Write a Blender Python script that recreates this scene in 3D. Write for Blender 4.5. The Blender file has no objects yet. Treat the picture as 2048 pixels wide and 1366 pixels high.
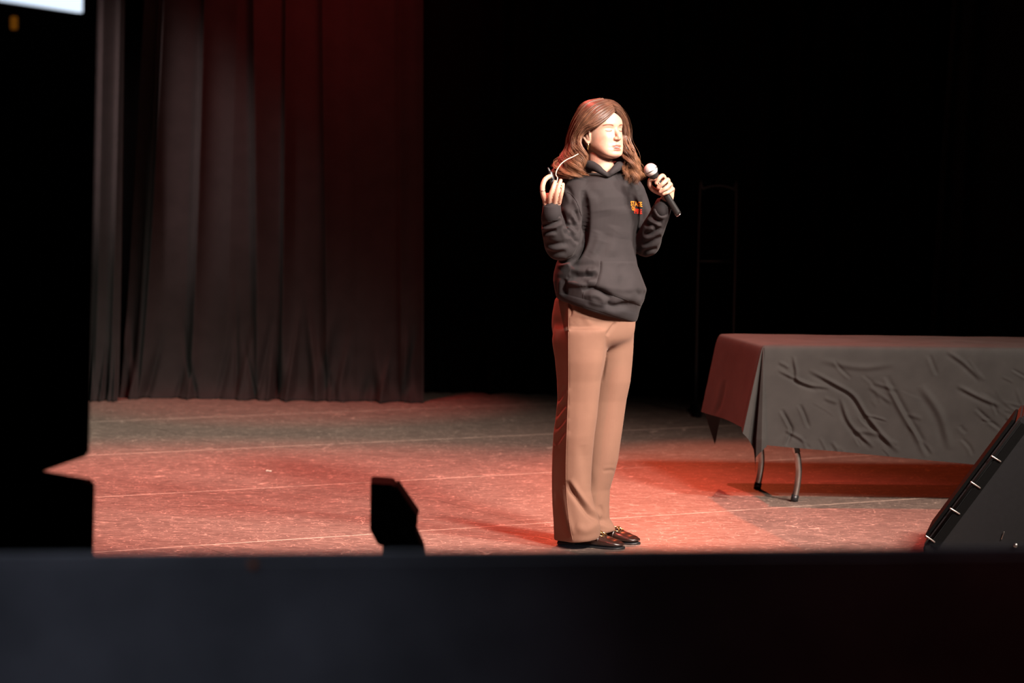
import bpy, bmesh, math, random
import numpy as np
from mathutils import Vector, Matrix
from mathutils.bvhtree import BVHTree

random.seed(7)
rng = np.random.default_rng(7)
SC = bpy.context.scene
COL = SC.collection

# ------------------------------------------------------------------ camera
IW, IH, FPX = 2048.0, 1366.0, 5476.0
CAM_Z = 1.6
PITCH = math.atan((683 - 281) / FPX)
ROLL = math.radians(0.9)
CAM = np.array([0.0, 0.0, CAM_Z])
_F = np.array([0, math.cos(PITCH), -math.sin(PITCH)])
_R0 = np.array([1.0, 0, 0])
_U0 = np.array([0, math.sin(PITCH), math.cos(PITCH)])
_U = _U0 * math.cos(ROLL) - _R0 * math.sin(ROLL)
_R = _R0 * math.cos(ROLL) + _U0 * math.sin(ROLL)
cam_data = bpy.data.cameras.new('camera')
cam = bpy.data.objects.new('camera', cam_data)
COL.objects.link(cam)
cam.matrix_world = Matrix(((_R[0], _U[0], -_F[0], CAM[0]), (_R[1], _U[1], -_F[1], CAM[1]),
                           (_R[2], _U[2], -_F[2], CAM[2]), (0, 0, 0, 1)))
cam_data.sensor_width = 36.0
cam_data.lens = 36.0 * FPX / IW
cam_data.clip_end = 200
SC.camera = cam


def ray(px, py):
    return _F + _R * ((px - IW / 2) / FPX) + _U * ((IH / 2 - py) / FPX)


def PT(px, py, Y):
    """world point seen at pixel (px, py) that stands at world depth Y"""
    d = ray(px, py)
    return CAM + d * (Y / d[1])


def FL(px, py, z=0.0):
    d = ray(px, py)
    return CAM + d * ((z - CAM_Z) / d[2])


def proj(P):
    v = np.asarray(P) - CAM
    w = v @ _F
    return np.stack([IW / 2 + FPX * (v @ _R) / w, IH / 2 - FPX * (v @ _U) / w], -1)


D0 = float(FL(1170, 1090)[1])          # depth at which the speaker stands
PXM = D0 / FPX                          # metres per pixel there


def W(px, py, dy=0.0):
    return PT(px, py, D0 + dy)


cam_data.dof.use_dof = True
cam_data.dof.focus_distance = D0 * 1.0
cam_data.dof.aperture_fstop = 2.9

# ------------------------------------------------------------------ world, lights, exposure
SC.view_settings.view_transform = 'Standard'
SC.view_settings.look = 'None'
SC.view_settings.exposure = 0.0
SC.view_settings.gamma = 1.0
SC.view_settings.use_curve_mapping = False
world = bpy.data.worlds.new('dark_theatre')
SC.world = world
world.use_nodes = True
world.node_tree.nodes['Background'].inputs[0].default_value = (0.9, 0.35, 0.3, 1)
world.node_tree.nodes['Background'].inputs[1].default_value = 0.0006


def spot(name, pos, target, power, color, cone, blend, radius=0.12):
    l = bpy.data.lights.new(name, 'SPOT')
    l.energy = power
    l.color = color
    l.spot_size = math.radians(cone)
    l.spot_blend = blend
    l.shadow_soft_size = radius
    o = bpy.data.objects.new(name, l)
    COL.objects.link(o)
    o.location = pos
    o.rotation_euler = (Vector(target) - Vector(pos)).to_track_quat('-Z', 'Y').to_euler()
    return o


WX = float(W(1190, 640)[0])             # the speaker's place on stage


def around(az, el, r, c):
    """position at azimuth az (degrees right of the camera side), elevation el, distance r from c"""
    a, e = math.radians(az), math.radians(el)
    return (c[0] + r * math.cos(e) * math.sin(a), c[1] - r * math.cos(e) * math.cos(a), c[2] + r * math.sin(e))


C_W = (WX, D0, 1.1)
# white front spot on the speaker, from the house right
spot('front_spot', around(62, 28, 9.0, C_W), (WX, D0, 1.25), 2700, (1.0, 0.86, 0.76), 13, 0.7, 0.22)
# two front washes, seen on the floor
spot('front_wash', around(27, 34, 9.0, (0.0, 12.0, 0)), (-0.9, 11.9, 0.0), 6000, (1.0, 0.86, 0.76), 35, 1.0, 0.5)
spot('front_wash_right', around(45, 38, 9.0, (0.0, 12.0, 0)), (0.5, 12.0, 0.0), 5200, (1.0, 0.86, 0.76), 40, 1.0, 0.5)
spot('red_front', around(-8, 56, 7.5, (0.0, 11.4, 0)), (-0.5, 11.4, 0.3), 620, (1.0, 0.10, 0.08), 46, 0.9, 0.05)
# red washes: one high over the apron, one lower from upstage
spot('red_wash', (-1.4, 13.8, 7.2), (-1.0, 10.9, 0), 4000, (1.0, 0.13, 0.10), 58, 0.65, 0.06)
spot('red_upstage', (0.9, 16.9, 2.9), (1.5, 12.6, 0), 330, (1.0, 0.13, 0.045), 44, 0.6, 0.05)
spot('red_curtain', (-0.5, 13.0, 6.0), (-1.15, 17.0, 2.9), 420, (1.0, 0.008, 0.03), 30, 1.0, 0.1)
spot('red_backlight', (-1.0, 15.9, 6.0), (-1.35, 16.4, 0), 900, (1.0, 0.06, 0.05), 30, 0.9, 0.1)
# grey-white top light in front of the curtain, and a lamp raking along its folds from the wing
spot('upstage_wash', (-3.6, 13.4, 6.5), (-2.2, 15.1, 0), 760, (0.85, 1.0, 0.86), 40, 0.9, 0.1)
spot('wing_lamp', (-4.9, 13.7, 3.4), (-2.3, 17.0, 1.5), 1150, (1.0, 0.72, 0.69), 25, 1.0, 0.1)
# added fill lights behind the camera, tinting the parapet red and blue
spot('parapet_red_fill', (4.0, -6.0, 7.0), (2.2, 3.9, 0.3), 170, (1.0, 0.10, 0.05), 24, 0.9, 0.3)
spot('parapet_blue_fill', (-3.0, -2.0, 4.0), (-0.80, 4.0, 0.70), 340, (0.66, 0.76, 1.0), 15, 1.0, 0.2)

# ------------------------------------------------------------------ node helpers
MATS = {}


class NT:
    def __init__(s, name):
        s.m = bpy.data.materials.new(name)
        s.m.use_nodes = True
        s.t = s.m.node_tree
        s.b = s.t.nodes['Principled BSDF']
        MATS[name] = s.m

    def n(s, typ, **kw):
        nd = s.t.nodes.new(typ)
        for k, v in kw.items():
            setattr(nd, k, v)
        return nd

    def set(s, sock, v):
        i = s.b.inputs[sock]
        if hasattr(v, 'is_output'):
            s.t.links.new(v, i)
        else:
            i.default_value = (*v, 1) if isinstance(v, tuple) and i.type == 'RGBA' and len(v) == 3 else v

    def link(s, a, b):
        s.t.links.new(a, b)

    def math(s, op, a, b=None, clamp=False):
        nd = s.n('ShaderNodeMath', operation=op, use_clamp=clamp)
        for i, v in enumerate((a, b)):
            if v is None:
                continue
            if hasattr(v, 'is_output'):
                s.link(v, nd.inputs[i])
            else:
                nd.inputs[i].default_value = v
        return nd.outputs[0]

    def noise(s, vec, scale, detail=3, rough=0.55, dist=0.0):
        nd = s.n('ShaderNodeTexNoise')
        nd.inputs['Scale'].default_value = scale
        nd.inputs['Detail'].default_value = detail
        nd.inputs['Roughness'].default_value = rough
        nd.inputs['Distortion'].default_value = dist
        if vec is not None:
            s.link(vec, nd.inputs['Vector'])
        return nd.outputs['Fac']

    def coords(s, kind='Object'):
        return s.n('ShaderNodeTexCoord').outputs[kind]

    def mapping(s, vec, scale=(1, 1, 1), rot=(0, 0, 0), loc=(0, 0, 0)):
        nd = s.n('ShaderNodeMapping')
        s.link(vec, nd.inputs['Vector'])
        nd.inputs['Scale'].default_value = scale
        nd.inputs['Rotation'].default_value = rot
        nd.inputs['Location'].default_value = loc
        return nd.outputs[0]

    def ramp(s, fac, stops):
        nd = s.n('ShaderNodeValToRGB')
        s.link(fac, nd.inputs[0])
        el = nd.color_ramp.elements
        while len(el) < len(stops):
            el.new(0.5)
        for e, (p, c) in zip(el, stops):
            e.position = p
            e.color = (*c, 1)
        return nd.outputs[0]

    def mix(s, fac, a, b, mode='MIX'):
        nd = s.n('ShaderNodeMix', data_type='RGBA', blend_type=mode)
        for sock, v in ((nd.inputs[0], fac), (nd.inputs[6], a), (nd.inputs[7], b)):
            if hasattr(v, 'is_output'):
                s.link(v, sock)
            elif isinstance(v, tuple):
                sock.default_value = (*v, 1)
            else:
                sock.default_value = v
        return nd.outputs[2]

    def bump(s, h, strength=0.3, dist=0.001):
        nd = s.n('ShaderNodeBump')
        nd.inputs['Strength'].default_value = strength
        nd.inputs['Distance'].default_value = dist
        s.link(h, nd.inputs['Height'])
        s.link(nd.outputs[0], s.b.inputs['Normal'])


def simple(name, col, rough=0.6, metal=0.0, spec=0.5, var=0.12, scale=30, bump=0.0, sheen=0.0, sheen_tint=(1, 1, 1)):
    t = NT(name)
    co = t.coords()
    n = t.noise(co, scale, 4)
    a = tuple(max(0, c * (1 - var)) for c in col)
    b = tuple(min(1, c * (1 + var)) for c in col)
    t.set('Base Color', t.ramp(n, [(0.3, a), (0.7, b)]))
    t.set('Roughness', rough)
    t.set('Metallic', metal)
    t.set('Specular IOR Level', spec)
    if sheen:
        t.set('Sheen Weight', sheen)
        t.set('Sheen Roughness', 0.35)
        t.set('Sheen Tint', sheen_tint)
    if bump:
        t.bump(t.noise(co, scale * 12, 2), bump, 0.001)
    return t.m


def emissive(name, col, strength):
    t = NT(name)
    t.set('Base Color', (0.02, 0.02, 0.02))
    t.set('Emission Color', col)
    t.set('Emission Strength', strength)
    return t.m


def make_floor_mat():
    t = NT('worn_stage_paint')
    co = t.coords('Object')
    geo = t.n('ShaderNodeNewGeometry').outputs['Position']
    st = t.mapping(geo, (0.55, 2.2, 1), (0, 0, math.radians(-6)))
    patch = t.noise(st, 1.6, 5, 0.6, 0.4)
    fine = t.noise(t.mapping(geo, (4, 26, 1), (0, 0, math.radians(-4))), 4.0, 6, 0.7, 0.6)
    base = t.mix(t.ramp(patch, [(0.35, (0, 0, 0)), (0.68, (1, 1, 1))]), (0.11, 0.082, 0.069), (0.19, 0.138, 0.114))
    base = t.mix(t.ramp(fine, [(0.38, (0, 0, 0)), (0.70, (1, 1, 1))]), base, (0.36, 0.26, 0.212))
    streak = t.noise(t.mapping(geo, (2.2, 42, 1), (0, 0, math.radians(-3))), 3.0, 5, 0.75, 0.3)
    base = t.mix(t.ramp(streak, [(0.40, (0.85, 0.85, 0.85)), (0.58, (0, 0, 0))]), base, (0.072, 0.050, 0.042))
    # curly scratches: thin level lines of warped noise, broken up by a mask
    tot = None
    for i, (sc, w, lo, hi, dist) in enumerate(((2.2, 0.0032, 0.51, 0.56, 1.6), (3.7, 0.0042, 0.51, 0.56, 1.2),
                                               (7.0, 0.0068, 0.52, 0.58, 0.8), (1.3, 0.0020, 0.49, 0.54, 2.2),
                                               (12.0, 0.0105, 0.52, 0.58, 0.6), (5.0, 0.0050, 0.52, 0.58, 1.9), (18.0, 0.015, 0.52, 0.58, 0.5))):
        v = t.mapping(geo, (1, 1.25, 1), (0, 0, 0.7 * i), (3.1 * i, 1.7 * i, 0))
        n = t.noise(v, sc, 1.5, 0.5, dist)
        d = t.math('ABSOLUTE', t.math('SUBTRACT', n, 0.5))
        line = t.math('SUBTRACT', 1.0, t.math('DIVIDE', d, w), True)
        m = t.noise(t.mapping(v, (1, 1, 1), (0, 0, 0), (9, 4, 0)), sc * 1.7, 2, 0.5)
        mk = t.math('MULTIPLY', t.math('SUBTRACT', m, lo), 1 / (hi - lo), True)
        l = t.math('MULTIPLY', line, mk, True)
        tot = l if tot is None else t.math('MAXIMUM', tot, l)
    # straight drag marks along the boards
    v = t.mapping(geo, (1.4, 60, 1), (0, 0, math.radians(-27)))
    dn = t.noise(v, 2.2, 2, 0.5)
    drag = t.math('MULTIPLY', t.math('SUBTRACT', dn, 0.70), 9.0, True)
    tot = t.math('MAXIMUM', tot, t.math('MULTIPLY', drag, 0.7))
    # worn sheet edges
    sep = t.n('ShaderNodeSeparateXYZ')
    t.link(co, sep.inputs[0])
    e = t.math('SUBTRACT', PANEL_H / 2, t.math('ABSOLUTE', sep.outputs[1]))
    en = t.noise(t.mapping(co, (2.5, 20, 1)), 5, 4, 0.65)
    edge = t.math('MULTIPLY', t.math('SUBTRACT', t.math('MULTIPLY', t.math('SUBTRACT', en, 0.30), 0.042), e), 200.0, True)
    tot = t.math('MAXIMUM', tot, t.math('MULTIPLY', edge, 0.9), True)
    t.set('Base Color', t.mix(t.math('MULTIPLY', tot, 0.75), base, (0.72, 0.52, 0.42)))
    rn = t.math('ADD', t.math('MULTIPLY', fine, 0.25), 0.32)
    t.set('Roughness', rn)
    t.set('Specular IOR Level', 0.42)
    t.bump(fine, 0.12, 0.002)
    return t.m


def make_cloth_mat(name, col, sheen, weave=900, var=0.15):
    t = NT(name)
    co = t.coords()
    n = t.noise(co, 9, 4)
    a = tuple(c * (1 - var) for c in col)
    b = tuple(c * (1 + var) for c in col)
    t.set('Base Color', t.ramp(n, [(0.3, a), (0.7, b)]))
    t.set('Roughness', 0.85)
    t.set('Specular IOR Level', 0.25)
    t.set('Sheen Weight', sheen)
    t.set('Sheen Roughness', 0.4)
    t.set('Sheen Tint', (1, 0.93, 0.9))
    if name == 'deep_black_velour':
        t.set('Specular IOR Level', 0.03)
    t.bump(t.noise(co, weave, 2), 0.25, 0.0006)
    return t.m


def make_skin():
    t = NT('skin')
    at = t.n('ShaderNodeAttribute', attribute_name='tint').outputs['Color']
    n = t.noise(t.coords(), 60, 4)
    base = t.ramp(n, [(0.3, (0.46, 0.250, 0.175)), (0.7, (0.51, 0.29, 0.21))])
    t.set('Base Color', t.mix(1.0, base, at, 'MULTIPLY'))
    t.set('Roughness', 0.48)
    t.set('Subsurface Weight', 0.12)
    t.set('Subsurface Radius', (0.012, 0.004, 0.002))
    t.set('Subsurface Scale', 1.0)
    return t.m


def make_hair():
    t = NT('brown_hair')
    at = t.n('ShaderNodeAttribute', attribute_name='tint').outputs['Color']
    n = t.noise(t.coords(), 40, 3)
    base = t.ramp(n, [(0.3, (0.088, 0.038, 0.022)), (0.75, (0.165, 0.076, 0.043))])
    t.set('Base Color', t.mix(1.0, base, at, 'MULTIPLY'))
    t.set('Roughness', 0.45)
    t.set('Specular IOR Level', 0.4)
    return t.m


PANEL_H, PANEL_L = 1.50, 3.00
M_FLOOR = make_floor_mat()
M_BLACK = simple('matte_black_paint', (0.004, 0.0038, 0.0038), 0.85, spec=0.08)
M_WALL = simple('dark_plaster', (0.012, 0.011, 0.011), 0.95, spec=0.1, scale=3)
M_PARAPET = simple('dark_parapet_paint', (0.15, 0.14, 0.147), 0.8, spec=0.2, scale=4, var=0.3)
M_VELOUR = make_cloth_mat('black_velour', (0.019, 0.0155, 0.0155), 0.03, 400)
M_DRAPE = make_cloth_mat('deep_black_velour', (0.0025, 0.002, 0.002), 0.0, 400)
M_DRAPE2 = make_cloth_mat('lit_tone_black_velour', (0.006, 0.005, 0.005), 0.02, 400)  # drape velour with raised albedo, standing in for faint light on its edge
M_TCLOTH = make_cloth_mat('black_tablecloth_fabric', (0.034, 0.032, 0.030), 0.03, 700)
M_HOODIE = make_cloth_mat('washed_black_fleece', (0.019, 0.0158, 0.0168), 0.025, 900)
M_RIB = make_cloth_mat('washed_black_rib_knit', (0.0165, 0.014, 0.0152), 0.025, 500)
M_TROUSER = make_cloth_mat('tan_brown_suiting', (0.160, 0.083, 0.056), 0.05, 1100, 0.06)
M_SKIN = make_skin()
M_HAIR = make_hair()
M_LEATHER = simple('dark_brown_leather', (0.020, 0.008, 0.006), 0.28, spec=0.6)
M_GOLD = simple('gold_metal', (0.85, 0.60, 0.26), 0.22, 1.0)
M_STEEL = simple('brushed_grey_steel', (0.42, 0.40, 0.37), 0.33, 1.0)
M_CHROME = simple('polished_chrome', (0.8, 0.8, 0.8), 0.12, 1.0)
M_MIC = simple('black_mic_enamel', (0.013, 0.012, 0.012), 0.35)
M_MESH = simple('silver_wire_mesh', (0.62, 0.57, 0.55), 0.5, 0.35, bump=0.6, scale=120)
M_PLASTIC = simple('black_plastic', (0.014, 0.014, 0.015), 0.4)
M_CREAM = simple('cream_cable', (0.75, 0.66, 0.45), 0.5)
M_ORANGE = simple('orange_print', (0.85, 0.27, 0.02), 0.7, var=0.05)
M_RED = simple('red_print', (0.75, 0.035, 0.015), 0.7, var=0.05)
M_TEETH = simple('tooth_enamel', (0.75, 0.70, 0.62), 0.3, var=0.03)
M_TABLE = simple('grey_table_laminate', (0.30, 0.30, 0.29), 0.5)
M_CAB = simple('speckled_cabinet_paint', (0.008, 0.008, 0.009), 0.62, spec=0.2, bump=0.5, scale=60)
M_GRILLE = simple('dark_speaker_grille', (0.003, 0.003, 0.003), 0.8, spec=0.06, bump=0.4, scale=90)
M_SCREEN = emissive('lit_screen', (0.72, 0.84, 1.0), 1.3)
M_AMBER = emissive('amber_lamp', (1.0, 0.33, 0.02), 0.09)


# ------------------------------------------------------------------ mesh helpers
def mesh_obj(name, verts, faces, mat, parent=None, smooth=True):
    me = bpy.data.meshes.new(name)
    me.from_pydata([tuple(map(float, v)) for v in verts], [], [tuple(map(int, f)) for f in faces])
    me.update()
    return link_mesh(name, me, mat, parent, smooth)


def link_mesh(name, me, mat, parent=None, smooth=True):
    if mat is not None and not len(me.materials):
        me.materials.append(mat)
    if smooth:
        me.polygons.foreach_set('use_smooth', [True] * len(me.polygons))
    o = bpy.data.objects.new(name, me)
    COL.objects.link(o)
    if parent is not None:
        o.parent = parent
        o.matrix_parent_inverse = parent.matrix_world.inverted()
    return o


def tag(o, label=None, cat=None, group=None, kind=None):
    for k, v in (('label', label), ('category', cat), ('group', group), ('kind', kind)):
        if v:
            o[k] = v
    return o


def empty(name, loc, label, cat, group=None):
    o = bpy.data.objects.new(name, None)
    COL.objects.link(o)
    o.location = loc
    o.matrix_world = Matrix.Translation(Vector(loc))
    o.empty_display_size = 0.1
    return tag(o, label, cat, group)


class G:
    """collects geometry for one mesh"""
    def __init__(s):
        s.v, s.f = [], []

    def add(s, verts, faces):
        o = len(s.v)
        s.v.extend([tuple(map(float, p)) for p in verts])
        s.f.extend([tuple(i + o for i in f) for f in faces])
        return s

    def loft(s, rings, cap=True):
        n = len(rings[0])
        vs = [p for r in rings for p in r]
        fs = []
        for i in range(len(rings) - 1):
            for j in range(n):
                k = (j + 1) % n
                fs.append((i * n + j, i * n + k, (i + 1) * n + k, (i + 1) * n + j))
        if cap:
            for i, rev in ((0, True), (len(rings) - 1, False)):
                c = np.mean(np.array(rings[i]), 0)
                vs.append(c)
                ci = len(vs) - 1
                for j in range(n):
                    k = (j + 1) % n
                    fs.append((i * n + k, i * n + j, ci) if rev else (i * n + j, i * n + k, ci))
        return s.add(vs, fs)

    def tube(s, pts, rad, n=12, sub=6, round_caps=True, flat=None):
        """smooth tube through pts with radii rad; flat=(axis vector, factor) squashes the section along a direction"""
        P, Rr = spline(pts, rad, sub)
        if round_caps:
            P, Rr = add_caps(P, Rr)
        rings = tube_rings(P, Rr, n, flat)
        return s.loft(rings)

    def box(s, c, size, rot=None, bevel=0.0):
        hx, hy, hz = [q / 2 for q in size]
        if bevel <= 0:
            pts = [(x, y, z) for x in (-hx, hx) for y in (-hy, hy) for z in (-hz, hz)]
            fs = [(0, 1, 3, 2), (4, 6, 7, 5), (0, 4, 5, 1), (2, 3, 7, 6), (0, 2, 6, 4), (1, 5, 7, 3)]
        else:
            bm = bmesh.new()
            bmesh.ops.create_cube(bm, size=1.0)
            for v in bm.verts:
                v.co = Vector((v.co.x * size[0], v.co.y * size[1], v.co.z * size[2]))
            bmesh.ops.bevel(bm, geom=list(bm.edges) + list(bm.verts), offset=bevel, segments=2, affect='EDGES')
            bm.verts.index_update()
            pts = [tuple(v.co) for v in bm.verts]
            fs = [tuple(v.index for v in f.verts) for f in bm.faces]
            bm.free()
        if rot is not None:
            R = np.array(rot)
            pts = [R @ np.array(p) for p in pts]
        return s.add([np.array(p) + np.array(c) for p in pts], fs)

    def ellipsoid(s, c, r, R=None, n=20, m=12):
        rings = []
        for i in range(1, m):
            a = math.pi * i / m
            rings.append([np.array([r[0] * math.sin(a) * math.cos(t), r[1] * math.sin(a) * math.sin(t), -r[2] * math.cos(a)])
                          for t in np.linspace(0, 2 * math.pi, n, endpoint=False)])
        if R is not None:
            rings = [[R @ p for p in q] for q in rings]
        rings = [[p + np.array(c) for p in q] for q in rings]
        return s.loft(rings)

    def build(s, name, mat, parent=None, smooth=True):
        return mesh_obj(name, s.v, s.f, mat, parent, smooth)


def spline(pts, rad, sub):
    P = np.array(pts, float)
    r = np.array(rad if hasattr(rad, '__len__') else [rad] * len(P), float)
    if len(P) < 3 or sub <= 1:
        return P, r
    A = np.vstack([2 * P[0] - P[1], P, 2 * P[-1] - P[-2]])
    out, ro = [], []
    for i in range(len(P) - 1):
        p0, p1, p2, p3 = A[i], A[i + 1], A[i + 2], A[i + 3]
        for k in range(sub):
            t = k / sub
            out.append(0.5 * ((2 * p1) + (-p0 + p2) * t + (2 * p0 - 5 * p1 + 4 * p2 - p3) * t * t + (-p0 + 3 * p1 - 3 * p2 + p3) * t ** 3))
            ro.append(r[i] + (r[i + 1] - r[i]) * (t * t * (3 - 2 * t)))
    out.append(P[-1])
    ro.append(r[-1])
    return np.array(out), np.array(ro)


def add_caps(P, r):
    d0 = (P[0] - P[1]) / (np.linalg.norm(P[0] - P[1]) + 1e-9)
    d1 = (P[-1] - P[-2]) / (np.linalg.norm(P[-1] - P[-2]) + 1e-9)
    a = [math.radians(q) for q in (80, 55, 30)]
    pre = [P[0] + d0 * r[0] * math.sin(q) for q in a]
    post = [P[-1] + d1 * r[-1] * math.sin(q) for q in a[::-1]]
    return (np.vstack([pre, P, post]), np.concatenate([[r[0] * math.cos(q) for q in a], r, [r[-1] * math.cos(q) for q in a[::-1]]]))


def tube_rings(P, r, n=12, flat=None):
    T = np.gradient(P, axis=0)
    T /= (np.linalg.norm(T, axis=1)[:, None] + 1e-12)
    up = np.array([0, 0, 1.0]) if abs(T[0][2]) < 0.9 else np.array([1.0, 0, 0])
    u = np.cross(T[0], up)
    u /= np.linalg.norm(u)
    rings = []
    for i in range(len(P)):
        u = u - T[i] * (u @ T[i])
        u /= (np.linalg.norm(u) + 1e-12)
        v = np.cross(T[i], u)
        ring = []
        for k in range(n):
            a = 2 * math.pi * k / n
            off = (u * math.cos(a) + v * math.sin(a)) * r[i]
            if flat is not None:
                ax = np.array(flat[0], float)
                off = off + ax * (off @ ax) * (flat[1] - 1)
            ring.append(P[i] + off)
        rings.append(ring)
    return rings


def remesh(g, voxel, smooth_it=2):
    """one continuous surface around the union of the collected volumes"""
    me = bpy.data.meshes.new('tmp')
    me.from_pydata(g.v, [], g.f)
    bm = bmesh.new()
    bm.from_mesh(me)
    bmesh.ops.recalc_face_normals(bm, faces=bm.faces)
    bm.to_mesh(me)
    bm.free()
    o = bpy.data.objects.new('tmp', me)
    COL.objects.link(o)
    md = o.modifiers.new('r', 'REMESH')
    md.mode = 'VOXEL'
    md.voxel_size = voxel
    md.adaptivity = 0
    dg = bpy.context.evaluated_depsgraph_get()
    dg.update()
    out = bpy.data.meshes.new_from_object(o.evaluated_get(dg))
    bpy.data.objects.remove(o)
    bpy.data.meshes.remove(me)
    V = get_v(out)
    E = np.empty(len(out.edges) * 2, np.int32)
    out.edges.foreach_get('vertices', E)
    E = E.reshape(-1, 2)
    V = relax(V, E, smooth_it)
    put_v(out, V)
    return out


def relax(V, E, it, lam=0.5, mask=None):
    n = len(V)
    deg = np.bincount(E.ravel(), minlength=n).astype(float)[:, None]
    for k in range(it):
        S = np.zeros_like(V)
        for c in range(3):
            S[:, c] = np.bincount(E[:, 0], V[E[:, 1], c], n) + np.bincount(E[:, 1], V[E[:, 0], c], n)
        d = (S / np.maximum(deg, 1) - V) * lam
        V = V + (d if mask is None else d * mask[:, None])
    return V


def get_e(me):
    E = np.empty(len(me.edges) * 2, np.int32)
    me.edges.foreach_get('vertices', E)
    return E.reshape(-1, 2)


def get_v(me):
    a = np.empty(len(me.vertices) * 3, np.float32)
    me.vertices.foreach_get('co', a)
    return a.reshape(-1, 3).astype(float)


def get_n(me):
    a = np.empty(len(me.vertices) * 3, np.float32)
    me.vertices.foreach_get('normal', a)
    return a.reshape(-1, 3).astype(float)


def put_v(me, V):
    me.vertices.foreach_set('co', np.asarray(V, np.float32).ravel())
    me.update()


def set_tint(me, C):
    at = me.color_attributes.new('tint', 'FLOAT_COLOR', 'POINT')
    a = np.ones((len(C), 4), np.float32)
    a[:, :3] = C
    at.data.foreach_set('color', a.ravel())


def poly_dist(Q, pts):
    """distance of 2-D points Q to a polyline, signed side, and position along it (0..1)"""
    pts = np.array(pts, float)
    seg = np.linalg.norm(np.diff(pts, axis=0), axis=1)
    cum = np.concatenate([[0], np.cumsum(seg)])
    best = np.full(len(Q), 1e9)
    side = np.zeros(len(Q))
    tt = np.zeros(len(Q))
    for i in range(len(pts) - 1):
        d = pts[i + 1] - pts[i]
        L2 = d @ d
        t = np.clip(((Q - pts[i]) @ d) / L2, 0, 1)
        e = Q - (pts[i] + t[:, None] * d)
        ds = np.hypot(e[:, 0], e[:, 1])
        m = ds < best
        best[m] = ds[m]
        side[m] = (d[0] * e[m, 1] - d[1] * e[m, 0])
        tt[m] = (cum[i] + t[m] * seg[i]) / cum[-1]
    return best, np.sign(side), tt


def smooth_poly(pts, sub=6):
    P = np.array([(p[0], p[1], 0) for p in pts], float)
    return spline(P, 0.0, sub)[0][:, :2]


def sculpt(me, strokes, gain=1.0, open_cloth=False):
    """press folds into the camera-facing side of a cloth: (points in photo pixels, sigma px, amplitude mm, skew)"""
    V = get_v(me)
    N = get_n(me)
    Q = proj(V)
    view = CAM - V
    view /= np.linalg.norm(view, axis=1)[:, None]
    if open_cloth:
        N = N * np.sign(np.sum(N * view, 1) + 1e-9)[:, None]
    f = np.clip((np.sum(N * view, 1) + 0.05) / 0.35, 0, 1) * gain
    D = np.zeros(len(V))
    for st in strokes:
        pts, sg, amp = st[:3]
        skew = st[3] if len(st) > 3 else 0.0
        sp = smooth_poly(pts)
        lo, hi = sp.min(0) - 4 * sg, sp.max(0) + 4 * sg
        m = np.where((Q[:, 0] > lo[0]) & (Q[:, 0] < hi[0]) & (Q[:, 1] > lo[1]) & (Q[:, 1] < hi[1]) & (f > 0))[0]
        if not len(m):
            continue
        d, s, t = poly_dist(Q[m], sp)
        taper = np.clip(np.minimum(t, 1 - t) / 0.22, 0.0, 1) ** 0.7
        sd = d * s
        prof = np.exp(-0.5 * (d / sg) ** 2)
        if skew:
            prof = prof - abs(skew) * np.exp(-0.5 * ((sd - np.sign(skew) * 1.9 * sg) / (1.1 * sg)) ** 2)
        D[m] += amp * 0.001 * prof * taper * f[m]
    V += N * D[:, None]
    put_v(me, V)


def bvh_of(me):
    me.calc_loop_triangles()
    return BVHTree.FromPolygons([v.co.copy() for v in me.vertices], [tuple(t.vertices) for t in me.loop_triangles])


def hit(bvh, px, py, off=0.0):
    d = Vector(ray(px, py)).normalized()
    loc, nor, idx, dist = bvh.ray_cast(Vector(CAM), d)
    if loc is None:
        return None
    if nor.dot(d) > 0:
        nor = -nor
    return np.array(loc + (nor * 0.5 - d * 0.5) * off)


YAW_B = math.radians(50)
YAW_H = math.radians(42)


def fwd(yaw):
    return np.array([math.sin(yaw), -math.cos(yaw), 0.0])


def lft(yaw):
    return np.array([math.cos(yaw), math.sin(yaw), 0.0])


def ring_px(yl, yr, xl, xr, dy=0.0, a=1.0, b=1.0, yaw=YAW_B, n=48, ex=2.2):
    """body section whose outline meets the pixels (xl, yl) and (xr, yr); a, b: proportions across and fore-aft"""
    pl, pr = W(xl, yl, dy), W(xr, yr, dy)
    c = (pl + pr) / 2
    A, B = lft(yaw) * a, fwd(yaw) * b
    pts = []
    for k in range(n):
        t = 2 * math.pi * k / n
        ct, st = math.cos(t), math.sin(t)
        ct = math.copysign(abs(ct) ** (2 / ex), ct)
        st = math.copysign(abs(st) ** (2 / ex), st)
        pts.append(A * ct + B * st)
    pts = np.array(pts)
    half = (pr[0] - pl[0]) / 2
    pts *= half / np.abs(pts[:, 0]).max()
    slope = (pr[2] - pl[2]) / (2 * half)
    pts[:, 2] += pts[:, 0] * slope
    return [c + p for p in pts]


# ------------------------------------------------------------------ the setting
def box_obj(name, lo, hi, mat, kind='structure', bevel=0.0):
    g = G()
    lo, hi = np.array(lo, float), np.array(hi, float)
    g.box((lo + hi) / 2, hi - lo, bevel=bevel)
    return tag(g.build(name, mat, smooth=False), kind=kind)


STAGE_EDGE = 7.75
box_slab = box_obj('floor', (-7, STAGE_EDGE, -0.4), (7, 22, -0.012), M_BLACK)
box_slab['label'] = 'worn dark painted stage floor of large sheets with scratched joints'
ang = math.radians(30)
ex_ = np.array([math.cos(ang), math.sin(ang), 0])
ey_ = np.array([-math.sin(ang), math.cos(ang), 0])
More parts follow.
